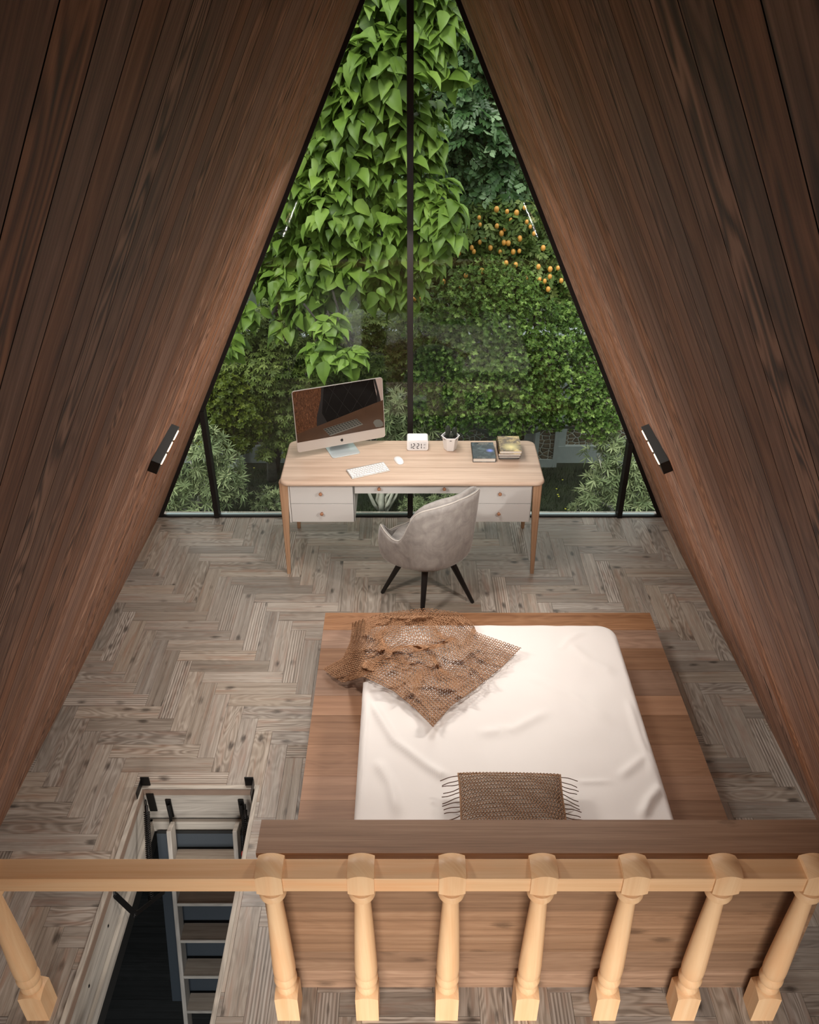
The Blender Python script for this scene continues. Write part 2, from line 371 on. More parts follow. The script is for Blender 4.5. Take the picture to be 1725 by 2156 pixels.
# =============================================================== railing
def railing():
    th=thing('railing','pale pine railing with turned balusters along the loft edge','railing',(0,1.855,0))
    mb=MB(); mb.box(-2.02,2.02,1.815,1.896,.876,.951,'x',rnd=.5); mb.build('handrail',M_rail,th,bevel=.003)
    me=None
    q=.0465
    xs=[-1.539]+[-.502+.326*i for i in range(7)]
    for i,x in enumerate(xs):
        if me is None:
            mb=MB()
            # square foot block with chamfered shoulders
            def block(zs):
                P=[];Fc=[]
                for h,z in zs: P+=[(-h,-h,z),(h,-h,z),(h,h,z),(-h,h,z)]
                n=len(zs)
                Fc.append((3,2,1,0)); Fc.append(tuple(4*(n-1)+k for k in range(4)))
                for a in range(n-1):
                    for k in range(4): Fc.append((4*a+k,4*a+(k+1)%4,4*a+4+(k+1)%4,4*a+4+k))
                mb.add(P,Fc,None,.5)
            def domed(h,z0,z1,clo,chi,N=8):
                # square block whose top and bottom are shallow domes, so each face is edged by arcs
                P=[];Fc=[]
                for zz,c,sg in((z0,clo,1),(z1,chi,-1)):
                    b0=len(P)
                    for i in range(N+1):
                        for j in range(N+1):
                            x=-h+2*h*i/N;y=-h+2*h*j/N; P.append((x,y,zz+sg*c*(x*x+y*y)))
                    for i in range(N):
                        for j in range(N):
                            f=(b0+i*(N+1)+j,b0+(i+1)*(N+1)+j,b0+(i+1)*(N+1)+j+1,b0+i*(N+1)+j+1); Fc.append(f if sg<0 else f[::-1])
                m=(N+1)*(N+1)
                e=[(i,0) for i in range(N)]+[(N,j) for j in range(N)]+[(N-i,N) for i in range(N)]+[(0,N-j) for j in range(N)]
                ids=[i*(N+1)+j for i,j in e]
                for k in range(len(ids)):
                    a_,b_=ids[k],ids[(k+1)%len(ids)]; Fc.append((a_,b_,b_+m,a_+m))
                mb.add(P,Fc,None,.5)
            domed(q,0,.184,0,6)
            prof=[(.03,.172),(.0385,.178),(.042,.187),(.043,.196),(.040,.205),(.036,.211),(.0345,.216),(.036,.221),(.042,.228),(.0462,.24),(.0465,.252),(.045,.262),(.040,.272),(.0385,.276),(.041,.282),(.0445,.292),(.0455,.315),(.0452,.35),(.043,.42),(.0405,.5),(.038,.58),(.035,.66),(.0325,.72),(.031,.76),(.0305,.79),(.0312,.798),(.033,.801),(.041,.804),(.0485,.811),(.0512,.822),(.0505,.834),(.046,.843),(.034,.848),(.03,.862)]
            mb.lathe(prof,32,rnd=.5)
            domed(.0478,.852,.990,5,6.5)
            o=mb.build('baluster',M_pine,th,smooth=True,auto=32); me=o
        else:
            o=me.copy(); COL.objects.link(o)
        o.parent=th; o.matrix_parent_inverse=Matrix.Translation((0,-1.855,0)); o.location=(x,1.855,0)
railing()
# =============================================================== bed
def bed():
    th=thing('bed','low wooden platform bed with a plank headboard behind the railing','bed',(.5,3.1,0))
    x0,x1=-.545,1.54
    mb=MB(); y=4.213; 
    while y>2.089:
        wdt=random.choice([.19,.17,.21,.15]); y2=max(y-wdt,2.089)
        mb.box(x0,x1,y2+.0006,y-.0006,.155,.2,'x'); y=y2
    mb.build('platform',M_bed,th)
    mb=MB(); mb.box(x0+.12,x1-.12,2.1,4.1,.0,.155,'x',rnd=.4); mb.build('base',M_bed,th)
    mb=MB(); z=0
    for hgt in(.13,.14,.12,.16,.13,.14,.094):
        z2=min(.914,z+hgt); mb.box(-.565,1.585,1.945,1.99,z,z2-.0006,'x'); z=z2
    mb.box(-.57,1.59,1.943,2.089,.890,.917,'x',rnd=.35)
    mb.box(-.565,1.585,2.05,2.085,0,.89,'x',rnd=.6); mb.box(-.565,-.53,1.99,2.05,0,.89,'z',rnd=.6); mb.box(1.55,1.585,1.99,2.05,0,.89,'z',rnd=.6)
    mb.build('headboard',M_head,th)
bed()
# ---- mattress
MX0,MX1,MY0,MY1,MZ=-.255,1.195,2.13,3.812,.45
M_sheet=plain('white_sheet',rgb(219,214,210),.75,var=.015,scale=3,spec=.2)
def segd(x,y,a,b):
    ax,ay=a;bx,by=b;dx,dy=bx-ax,by-ay;L=dx*dx+dy*dy
    t=np.clip(((x-ax)*dx+(y-ay)*dy)/L,0,1); return np.hypot(x-ax-t*dx,y-ay-t*dy),t
FOLDS=[]
for pts,hh,ww in [([(775,1470),(830,1560),(900,1612),(945,1640)],.012,.022),([(790,1600),(822,1650),(840,1722)],.010,.024),([(1402,1585),(1350,1600),(1300,1640)],.009,.022),([(1395,1655),(1368,1685),(1350,1725)],.014,.02),([(1390,1610),(1408,1660),(1420,1722)],.008,.016),
    ([(1000,1545),(1080,1535),(1160,1495)],.006,.03),([(1190,1350),(1240,1390),(1300,1420)],.006,.03),([(1200,1648),(1300,1645)],.005,.012),([(770,1460),(765,1560),(752,1700)],.008,.018),([(1320,1470),(1350,1560),(1380,1640)],.008,.02),([(1230,1330),(1200,1345),(1180,1370)],.006,.018),([(1100,1420),(1200,1460),(1300,1530)],.005,.03)]:
    w_=[PZ(a,b,MZ) for a,b in pts]; FOLDS.append(([(p.x,p.y) for p in w_],hh,ww))
def sheet_h(x,y):
    h=0.0
    for P,hh,ww in FOLDS:
        for i in range(len(P)-1):
            d,t=segd(x,y,P[i],P[i+1]); e=1.0
            if i==0: e=np.clip(t*3,0,1)
            if i==len(P)-2: e=e*np.clip((1-t)*3,0,1)
            h=max(h,hh*e*math.exp(-(d/ww)**2))
    h+=.004*noise.noise(Vector((x*3.5,y*3.5,1)))+.0022*noise.noise(Vector((x*9+y*4,y*5-x*5,4)))
    return h*1.5
def mattress():
    cx,cy=(MX0+MX1)/2,(MY0+MY1)/2; w,d=MX1-MX0,MY1-MY0
    R=rrect(w,d,.10,cx,cy,n=14); out=[]
    n=len(R); P=[];rings=[]
    # densify boundary
    B=[]
    for i in range(n):
        a=Vector(R[i]);b=Vector(R[(i+1)%n]);k=max(1,int((b-a).length/.022))
        for j in range(k): B.append(a+(b-a)*j/k)
    n=len(B); c=Vector((cx,cy)); V=[];K=64; rr=.035
    for k in range(K):
        t=((k+1)/K)**.85*.955
        for b in B:
            p=c+(b-c)*t; V.append((p.x,p.y,MZ+sheet_h(p.x,p.y)))
    for k in range(1,9):
        a=PI/2*k/8
        for i,b in enumerate(B):
            nv=(B[(i+1)%n]-B[i-1]); nv=Vector((nv.y,-nv.x)).normalized()
            p=c+(b-c)*.955; q=p+(b-p)*math.sin(a)
            hs=sheet_h(p.x,p.y)*(1-k/8)+.003*noise.noise(Vector((q.x*12,q.y*12,k*.2)))
            V.append((q.x,q.y,MZ-rr*(1-math.cos(a))+hs))
    for z in(.38,.34,.3,.26,.22,.203):
        for i,b in enumerate(B):
            q=b+(b-c).normalized()*(.006*noise.noise(Vector((b.x*9,b.y*9,z*6)))+.004*noise.noise(Vector((b.x*25,b.y*25,z*3))))
            V.append((q.x,q.y,z))
    T=K+8+6; Fc=[]
    for a in range(T-1):
        for i in range(n): Fc.append((a*n+i,a*n+(i+1)%n,(a+1)*n+(i+1)%n,(a+1)*n+i))
    Fc=[f for f in Fc]
    me=bpy.data.meshes.new('mattress'); me.from_pydata(V,[],Fc+[tuple(range(n))[::-1]]); me.materials.append(M_sheet)
    me.polygons.foreach_set('use_smooth',[True]*len(me.polygons)); me.update()
    import bmesh
    bm=bmesh.new(); bm.from_mesh(me); bmesh.ops.recalc_face_normals(bm,faces=bm.faces); bm.to_mesh(me); bm.free()
    o=bpy.data.objects.new('mattress',me); COL.objects.link(o)
    tag(o,'mattress under a rumpled white sheet on the low wooden bed','mattress')
mattress()
# ---- knitted throw
M_yarn=plain('brown_jute_yarn',rgb(164,126,96),.85,var=.25,scale=60,spec=.15)
M_yarn2=plain('dark_brown_yarn',rgb(156,124,98),.8,var=.3,scale=60,spec=.15)
def catmull(P,n):
    P=np.array(P,float); d=np.r_[0,np.cumsum(np.hypot(*(P[1:]-P[:-1]).T))]; d/=d[-1]
    t=np.linspace(0,1,n); return np.stack([np.interp(t,d,P[:,0]),np.interp(t,d,P[:,1])],1)
def nz(p,s,o=0): return noise.noise(Vector((p[0]*s,p[1]*s,o)))
def tubes(paths,rad,seg=4):
    """paths: list of (n,3) arrays -> V,F"""
    V=[];Fq=[];b=0
    for Pp in paths:
        n=len(Pp); d=np.gradient(Pp,axis=0); d/=np.linalg.norm(d,axis=1)[:,None]+1e-9
        up=np.array([0.0,0,1]); a=np.cross(d,up); l=np.linalg.norm(a,axis=1)[:,None]; a=np.where(l>1e-3,a/(l+1e-9),np.array([1.0,0,0])); c=np.cross(d,a)
        for k in range(seg):
            th=2*PI*k/seg; V.append(Pp+(a*math.cos(th)+c*math.sin(th))*rad)
        idx=b+np.arange(n*seg).reshape(seg,n)
        for k in range(seg):
            i=idx[k];j=idx[(k+1)%seg]; Fq.append(np.stack([i[:-1],i[1:],j[1:],j[:-1]],1))
        b+=n*seg
    return np.concatenate(V),np.concatenate(Fq)
def throw():
    def W(pts): return [tuple(PZ(a,b,.485))[:2] for a,b in pts]
    NG=48
    e0=catmull(W([(680,1408),(700,1424),(722,1437),(765,1424),(830,1455),(875,1492),(912,1530)]),NG)   # v=0, u 0..1  A->B
    e1=catmull(W([(742,1312),(775,1300),(830,1288),(900,1281),(965,1290),(997,1315),(1003,1332),(1040,1345),(1097,1365)]),NG) # v=1: T -> C
    f0=catmull(W([(680,1408),(722,1385),(738,1350),(742,1312)]),NG) # u=0: A->T
    f1=catmull(W([(912,1530),(950,1487),(1000,1452),(1060,1402),(1097,1365)]),NG) # u=1: B->C
    u=np.linspace(0,1,NG); U,Vv=np.meshgrid(u,u,indexing='ij')
    S=np.zeros((NG,NG,3))
    for i in range(NG):
        for j in range(NG):
            a,b=u[i],u[j]
            p=(1-b)*e0[i]+b*e1[i]+(1-a)*f0[j]+a*f1[j]-((1-a)*(1-b)*e0[0]+a*(1-b)*e0[-1]+(1-a)*b*e1[0]+a*b*e1[-1])
            # lateral crumple
            q=p+np.array([nz(p,7,3),nz(p,7,9)])*.042*math.sin(PI*a)*math.sin(PI*b)*2
            x,y=q
            for it in range(2):
                dx=max(MX0-x,0); dy=max(y-MY1,0); dd=math.hypot(dx,dy); s=min(1,dd/.10); s=s*s*(3-2*s)
                base=.47-(.235)*s
                r1=1-abs(nz((x*1.0+y*.5,y),5.0,2)*1.9); r2=1-abs(nz((x,y-x*.6),8.5,7)*1.9)
                z=base+(.040*max(0,r1)**4+.030*max(0,r2)**4)*(.55+.45*(1-s))+.006
                k=(H-z)/(H-.485); x,y=q[0]*k,q[1]*k
            S[i,j]=(x,y,z)
    def samp(a,b):
        a=np.clip(a,0,1)*(NG-1); b=np.clip(b,0,1)*(NG-1); i=np.minimum(a.astype(int),NG-2); j=np.minimum(b.astype(int),NG-2); fa=(a-i)[:,None]; fb=(b-j)[:,None]
        return (S[i,j]*(1-fa)+S[i+1,j]*fa)*(1-fb)+(S[i,j+1]*(1-fa)+S[i+1,j+1]*fa)*fb
    paths=[]; ROW=40; ST=46
    for r in range(ROW):
        t=np.linspace(0,2*PI*ST,ST*9+1)
        a=(t/(2*PI)+.22*np.sin(2*t))/ST; b=(r+.5+.66*np.cos(t))/ROW
        P=samp(a,b); P[:,2]+=.0025*np.sin(2*t+1.57); paths.append(P)
    V,Fq=tubes(paths,.0027,4)
    o=npmesh('knitted_throw',V,Fq,M_yarn,smooth=True)
    tag(o,'crumpled open knit brown throw lying on the far left corner of the bed','throw blanket')
throw()
# ---- pillow
def pillow():
    th=thing('pillow','brown chunky knit pillow with fringed ends against the headboard','pillow',(.452,2.40,.47))
    Rm=Matrix.Translation((.452,2.400,.535))@Matrix.Rotation(math.radians(3),4,'X')@Matrix.Rotation(math.radians(-1),4,'Z')
    hx,hy,hz=.228,.215,.07
    def surf(u,v,sg=1):
        # u,v in -1..1
        e=(1-abs(u)**2.4)*(1-abs(v)**2.4); z=hz*max(0,e)**.42
        pin=1-.05*(1-abs(v)**2)*abs(u)**6
        return Vector((hx*u*(1+.03*abs(v)**4),hy*v*(1+.03*abs(u)**4),sg*z))
    N=28; mb=MB(); V=[];Fc=[]
    for sg in(1,-1):
        b=len(V)
        for i in range(N+1):
            for j in range(N+1): V.append(tuple(surf(-1+2*i/N,-1+2*j/N,sg)*.985))
        for i in range(N):
            for j in range(N):
                q=(b+i*(N+1)+j,b+(i+1)*(N+1)+j,b+(i+1)*(N+1)+j+1,b+i*(N+1)+j+1); Fc.append(q if sg>0 else q[::-1])
    mb.M=Rm; mb.add(V,Fc,None,.5); mb.build('pillow_body',plain('pillow_lining',rgb(176,168,158),.85),th,smooth=True,label='greyish lining of the pillow')
    paths=[]; ROWS=21
    R3=np.array(Rm.to_3x3()); T3=np.array(Rm.translation)
    for r in range(ROWS):
        v0=-1+2*(r+.5)/ROWS
        for ph in(0,PI):
            t=np.linspace(-1,1,420); k=17 if r%2 else 15
            P=[]
            for s in t:
                vv=v0+.034*math.sin(s*k*1.0*PI+ph)+.01*math.sin(s*9+r); p=surf(s*.985,max(-1,min(1,vv)))
                P.append(p+Vector((0,0,.004+.0035*math.cos(s*k*PI+ph))))
            paths.append(np.array(P)@R3.T+T3)
    V,Fq=tubes(paths,.0021,4); npmesh('knit_cover',V,Fq,M_yarn2,None,th,True)
    # corded border
    mb=MB(); mb.M=Rm
    loop=[surf(-1,-1+2*i/12) for i in range(12)]+[surf(-1+2*i/16,1) for i in range(16)]+[surf(1,1-2*i/12) for i in range(12)]+[surf(1-2*i/16,-1) for i in range(17)]
    mb.tube(loop,.005,6,rnd=.5); mb.build('border',M_yarn2,th,smooth=True)
    for sx in(-1,1):
        paths=[]
        for i in range(19):
            v=-.95+1.9*i/18; a=surf(sx,v); l=.072+.012*random.random(); P=[]
            dy=random.uniform(-.012,.012)
            for k in range(8):
                q=k/7; p=a+Vector((sx*l*q,dy*q+.003*math.sin(q*5+i),0)); w=Rm@p; w.z=max(.459,w.z-.035*q)
                P.append(tuple(w))
            paths.append(np.array(P))
        V,Fq=tubes(paths,.0026,4); npmesh('fringe',V,Fq,plain('fringe_yarn',rgb(96,68,50),.8),None,th,True,label='darker brown fringe')
pillow()
# =============================================================== desk
DT=.785
def desk():
    th=thing('desk','oak writing desk with white drawers standing in front of the glazed gable','desk',(.01,5.17,0))
    # top with rounded corners and rounded edge
    mb=MB(); R=rrect(1.79,.622,.06,.013,5.171,10)
    n=len(R); c=(.013,5.171); L=[(-.014,.755),(-.004,.758),(0,.766),(0,.774),(-.004,.782),(-.012,.785)]
    V=[]
    for off,z in L:
        for x,y in R:
            dx,dy=x-c[0],y-c[1]; V.append((x+off*math.copysign(1,dx)*min(1,abs(dx)/.8),y+off*math.copysign(1,dy)*min(1,abs(dy)/.25),z))
    Fc=[tuple(range(n))[::-1],tuple(range(5*n,6*n))]
    for a in range(5):
        for i in range(n): Fc.append((a*n+i,a*n+(i+1)%n,(a+1)*n+(i+1)%n,(a+1)*n+i))
    mb.add(V,Fc,[[(V[k][0],V[k][1]+V[k][2]) for k in f] for f in Fc],.4)
    mb.build('desktop',M_desk,th,smooth=True,auto=50)
    for x,y,sx,sy in((-.862,4.935,-1,-1),(.866,4.935,1,-1),(-.855,5.42,-1,1),(.865,5.42,1,1)):
        mb=MB(); V=[]
        for z,h,o in((0,.0125,1),(.02,.0135,.95),(.4,.022,.4),(.62,.028,.1),(.756,.030,0)):
            px_=x+sx*.017*o+sx*(.0); py_=y+sy*(.022 if sy<0 else .09)*o
            rr_=h*.35
            for ax,ay,a0 in((1,1,0),(-1,1,90),(-1,-1,180),(1,-1,270)):
                for k in range(3):
                    a=math.radians(a0+45*k); V.append((px_+ax*(h-rr_)+rr_*math.cos(a),py_+ay*(h-rr_)+rr_*math.sin(a),z))
        Fc=[tuple(range(12))[::-1],tuple(range(48,60))]
        for a in range(4):
            for i in range(12): Fc.append((a*12+i,a*12+(i+1)%12,(a+1)*12+(i+1)%12,(a+1)*12+i))
        mb.add(V,Fc,None,.5); mb.build('leg',M_dleg,th,smooth=True,auto=50)
    def drawer(x0,x1,z0,z1,knobs,yf=4.922):
        mb=MB(); mb.box(x0+.003,x1-.003,yf,yf+.014,z0+.0022,z1-.0022,rnd=.5); d=mb.build('drawer',M_lacq,th,bevel=.0015)
        for kx in knobs:
            mb=MB(); mb.M=Matrix.Translation((kx,yf,(z0+z1)/2+.004))@Matrix.Rotation(PI/2,4,'X')
            mb.lathe([(.005,0),(.0055,.006),(.009,.012),(.012,.018),(.0125,.024),(.010,.028),(.004,.030)],16,rnd=.5); mb.build('knob',M_knob,d,smooth=True,label='copper coloured round knob')
    for x0,x1,kx in((-.826,-.389,-.612),(.405,.832,.613)):
        mb=MB(); mb.box(x0-.012,x1+.004,4.938,5.41,.430,.754,rnd=.5); mb.box(x0-.012,x0,4.922,4.938,.430,.754,rnd=.5) ; mb.box(x0,x1,4.936,4.939,.431,.753,rnd=.5,mi=1); mb.build('cabinet',[M_lacq,M_dark],th)  # black front plate paints shade into the gaps between the drawers
        for z0,z1 in((.432,.583),(.583,.752)): drawer(x0,x1,z0,z1,[kx])
    mb=MB(); mb.box(-.383,.399,4.94,5.41,.668,.753,rnd=.5); mb.box(-.383,.399,4.936,4.941,.666,.753,rnd=.5,mi=1); mb.build('carcass',[M_lacq,M_dark],th)  # black plate again paints the gap shade around the middle drawer
    drawer(-.383,.400,.664,.752,[-.212,.232])
desk()
# ---- computer
M_alub=plain('silver_aluminium_body',rgb(196,190,184),.35,metal=.55,var=.02)
M_stand=plain('brushed_white_aluminium',rgb(205,214,216),.3,metal=.5,var=.03)
def scr(name,c,rough=.12,var=.2,scale=20,fur=False):
    t=NT(name); co=t.n('ShaderNodeTexCoord').outputs['Object']
    if fur:
        n=t.noise(t.mapv(co,(60,60,20)),1.0,6,.7,3.0); col=t.ramp(n,[(.3,tuple(x*.35 for x in c[:3])),(.5,c),(.72,tuple(min(1,x*2.6) for x in c[:3]))])
    else:
        n=t.noise(co,scale,3); col=t.mix(n,tuple(x*(1-var) for x in c[:3])+(1,),tuple(x*(1+var) for x in c[:3])+(1,))
    b=t.bsdf(Base_Color=col,Roughness=rough); t.set(b,'Specular IOR Level',.25)
    return t.m
def computer():
    th=thing('desktop_computer','silver all-in-one computer with chin logo on the left of the desk','computer',(-.485,5.33,DT))
    yaw=math.radians(21.8)
    B=Matrix.Translation((-.485,5.325,.83))@Matrix.Rotation(yaw,4,'Z')@Matrix.Rotation(math.radians(-5),4,'X')
    w,h=.655,.452
    def face_panel(x0,x1,z0,z1,r,corners):
        P=[]
        for cx_,cz_,a0,on in((x1-r,z1-r,0,corners[0]),(x0+r,z1-r,90,corners[1]),(x0+r,z0+r,180,corners[2]),(x1-r,z0+r,270,corners[3])):
            if on:
                for k in range(7):
                    a=math.radians(a0+15*k); P.append((cx_+r*math.cos(a),cz_+r*math.sin(a)))
            else: P.append((cx_+r*(1 if a0 in(0,270) else -1),cz_+r*(1 if a0 in(0,90) else -1)))
        return P
    mb=MB(); mb.M=B; P=face_panel(-w/2,w/2,0,h,.018,(1,1,1,1)); n=len(P)
    V=[(x,0,z) for x,z in P]+[(x,.006,z) for x,z in P]+[(x*.8,.03,h/2+(z-h/2)*.8) for x,z in P]+[(x*.3,.042,h/2+(z-h/2)*.4) for x,z in P]
    Fc=[tuple(range(n)),tuple(range(3*n,4*n))[::-1]]+[(a*n+i,(a+1)*n+i,(a+1)*n+(i+1)%n,a*n+(i+1)%n) for a in range(3) for i in range(n)]
    mb.add(V,Fc,None,.5); case=mb.build('case',M_alub,th,smooth=True,auto=30)
    # screen picture: fur cover, quilted black chair, dark table with keyboard and mouse
    cz=.075; sx0,sx1,sz0,sz1=-w/2+.004,w/2-.004,cz,h-.004; SW=sx1-sx0; SH=sz1-sz0
    mats=[scr('screen_fur',rgb(70,44,28),fur=True,rough=.2),scr('screen_quilt',rgb(17,15,14),var=.25,scale=9),scr('screen_table',rgb(66,48,36),var=.25,scale=14),scr('screen_keyboard',rgb(92,92,86),var=.1),scr('screen_seam',rgb(36,34,33),var=.1),scr('screen_wall',rgb(150,134,126),var=.05),scr('screen_keys',rgb(48,48,45),var=.1)]
    mb=MB(); mb.M=B
    def poly(pts,mi,lay):
        # pts in picture coordinates: x 0..1 left-right, y 0..1 bottom-top
        y=-.0012-.0003*lay; V=[(sx0+SW*a,y,sz0+SH*b) for a,b in pts]; mb.add(V,[tuple(range(len(V)))],None,.5,mi)
    tl,tr=.17,.56
    poly([(0,0),(1,0),(1,tr),(0,tl)],2,0)
    poly([(0,tl),(.23,tl+.39*.23),(.24,.45),(.30,.78),(.315,.985),(.0,.985)],0,0)
    poly([(0,.985),(.02,1),(.315,1),(.315,.985)],0,0)
    poly([(.23,tl+.39*.23),(.94,tl+.39*.94),(.90,1),(.315,1),(.315,.985),(.30,.78),(.24,.45)],1,0)
    poly([(.94,tl+.39*.94),(1,tr),(1,.985),(.985,1),(.90,1)],5,0)
    poly([(.93,tl+.39*.93),(.975,tl+.39*.975),(.955,.75),(.925,1),(.90,1),(.93,.75)],4,1)
    def seam(a,b,t=.0028):
        dx,dy=b[0]-a[0],b[1]-a[1]; L=math.hypot(dx,dy); nx,ny=-dy/L*t*.6,dx/L*t
        poly([(a[0]-nx,a[1]-ny),(b[0]-nx,b[1]-ny),(b[0]+nx,b[1]+ny),(a[0]+nx,a[1]+ny)],4,1)
    poly([(.23,tl+.09),(.35,tl+.135),(.30,.5),(.325,.80),(.345,1),(.315,1),(.30,.78),(.24,.45)],4,1)
    for a,b in(((.39,1),(.62,.42)),((.34,.76),(.49,.37)),((.55,1),(.76,.475)),((.34,.50),(.47,1)),((.45,.36),(.66,1)),((.62,.42),(.86,1)),((.78,.485),(.92,.82))): seam(a,b)
    kb=[(.29,.10),(.37,-.0+.02),(.755,.125),(.70,.27),(.295,.19)]
    kb=[(.30,.185),(.685,.275),(.755,.135),(.37,.02)]
    poly(kb,3,1)
    for r in range(4):
        for c in range(12):
            u0=(c+.12)/12;u1=(c+.88)/12;v0=(r+.15)/4.6;v1=(r+.85)/4.6
            def bl(u,v):
                ax=kb[0][0]*(1-u)+kb[1][0]*u;ay=kb[0][1]*(1-u)+kb[1][1]*u;bx=kb[3][0]*(1-u)+kb[2][0]*u;by=kb[3][1]*(1-u)+kb[2][1]*u
                return(ax*(1-v)+bx*v,ay*(1-v)+by*v)
            poly([bl(u0,v1),bl(u1,v1),bl(u1,v0),bl(u0,v0)],6,2)
    poly([(.872,.135),(.885,.175),(.915,.19),(.955,.175),(.985,.11),(.99,.04),(.955,.02),(.90,.03)],3,1)
    scn=mb.build('screen',mats,case,label='glossy dark screen showing a picture of a table and quilted chair')
    # chin logo: bitten apple
    mb=MB(); mb.M=B@Matrix.Translation((0,-.0006,.036)); s=.0125; P=[]
    for k in range(40):
        a=2*PI*k/40; x=math.cos(a); z=math.sin(a)
        r=.92+.05*math.cos(4*a); 
        if z>.6: r*=1-.12*math.exp(-(x/.22)**2)
        if z<-.6: r*=1-.10*math.exp(-(x/.22)**2)
        px_,pz_=x*r*.92,z*r
        d=math.hypot(px_-1.12,pz_-.12)
        if d<.48: ux,uz=(px_-1.12)/d,(pz_-.12)/d; px_,pz_=1.12+ux*.48,.12+uz*.48
        P.append((px_*s,0,pz_*s))
    mb.add(P,[tuple(range(40))],None,.5)
    P=[(.0,1.0),(.08,1.3),(.38,1.5),(.34,1.18)]; mb.add([(x*s,0,z*s) for x,z in P],[(0,1,2,3)],None,.5)
    mb.build('logo',plain('logo_black',rgb(12,12,12),.4),case,label='small black bitten apple logo')
    mb=MB(); T=Matrix.Translation((-.485,5.325,0))@Matrix.Rotation(yaw,4,'Z'); mb.M=T
    fw=.104; P=rrect(2*fw,.20,.018,0,.005,6); mb.prism(P,DT+.0005,DT+.006,rnd=.5)
    V=[]
    for y0,z in((.085,DT+.005),(.088,DT+.03),(.075,DT+.08),(.055,.98),(.035,1.0)):
        for x,dy in((-.07,0),(.07,0),(.07,.006),(-.07,.006)): V.append((x,y0+dy,z))
    Fc=[(3,2,1,0),(16,17,18,19)]+[(a*4+k,a*4+(k+1)%4,a*4+4+(k+1)%4,a*4+4+k) for a in range(4) for k in range(4)]
    mb.add(V,Fc,None,.5); mb.build('stand',M_stand,th,bevel=.001,label='brushed pale metal stand')
computer()
def keyboard():
    c=(PZ(729,990,.79)+PZ(806,973,.79)+PZ(823,992,.79)+PZ(742,1008,.79))/4
    th=thing('keyboard','slim white keyboard lying in front of the silver computer','keyboard',(c.x,c.y,DT))
    T=Matrix.Translation((c.x,c.y,DT+.001))@Matrix.Rotation(math.radians(23.5),4,'Z')
    mb=MB(); mb.M=T; w,d=.278,.122
    P=[(-w/2,-d/2,.0),(w/2,-d/2,.0),(w/2,d/2,.0),(-w/2,d/2,.0),(-w/2,-d/2,.004),(w/2,-d/2,.004),(w/2,d/2,.012),(-w/2,d/2,.012)]
    mb.add(P,[(0,3,2,1),(4,5,6,7),(0,1,5,4),(1,2,6,5),(2,3,7,6),(3,0,4,7)],None,.5); mb.build('keyboard_base',M_alub,th,bevel=.0015,label='silver metal base')
    cache={}
    rows=5; kd=.0205
    for r in range(rows):
        y=-d/2+.006+kd*(r+.5)+(r*.0006); n=[0]*0
        widths=([.0185]*3+[.026]+[.094]+[.026]+[.0185]*3+[.0185]) if r==0 else ([.042]+[.0185]*10+[.042] if r==1 else ([.034]+[.0185]*11+[.030] if r==2 else ([.028]+[.0185]*12+[.0185] if r==3 else [.0185]*14)))
        tot=sum(widths)+.0012*(len(widths)-1); k=(w-.008)/tot; x=-(w-.008)/2
        for wd in widths:
            wd*=k; key=round(wd,4)
            if key not in cache:
                mb=MB(); mb.box(-wd/2+.0008,wd/2-.0008,-kd/2+.0014,kd/2-.0014,0,.0028,rnd=.5); o=mb.build('key',M_wplast,th,bevel=.0008); cache[key]=o
            else: o=cache[key].copy(); COL.objects.link(o)
            zz=.0042+.0075*(y+d/2)/d
            o.parent=th; o.matrix_parent_inverse=Matrix.Translation((-th.location.x,-th.location.y,-th.location.z))
            mt=T@Matrix.Translation((x+wd/2,y,zz)); o.location=mt.translation; o.rotation_euler=(0,0,math.radians(23.5))
            x+=wd+.0012*k
keyboard()
def mouse():
    c=PZ(840,968,.795); mb=MB(); mb.M=Matrix.Translation((c.x,c.y,DT))@Matrix.Rotation(math.radians(20),4,'Z')
    V=[];n=28;R=9
    for k in range(R+1):
        t=k/R
        for i in range(n):
            a=2*PI*i/n; ca,sa=math.cos(a),math.sin(a); ex=.029*math.copysign(abs(ca)**.75,ca); ey=.056*math.copysign(abs(sa)**.8,sa)
            q=math.cos(t*PI/2)**.6 if t<1 else 0.0
            V.append((ex*q,ey*q,.001+.020*math.sin(t*PI/2)*(1-.25*(ey*q/.056)**2)))
    Fc=[tuple(range(n))[::-1]]+[(a*n+i,a*n+(i+1)%n,(a+1)*n+(i+1)%n,(a+1)*n+i) for a in range(R) for i in range(n)]
    mb.add(V,Fc,None,.5); o=mb.build('computer_mouse',M_wplast,smooth=True); tag(o,'white computer mouse to the right of the keyboard','computer mouse')
mouse()
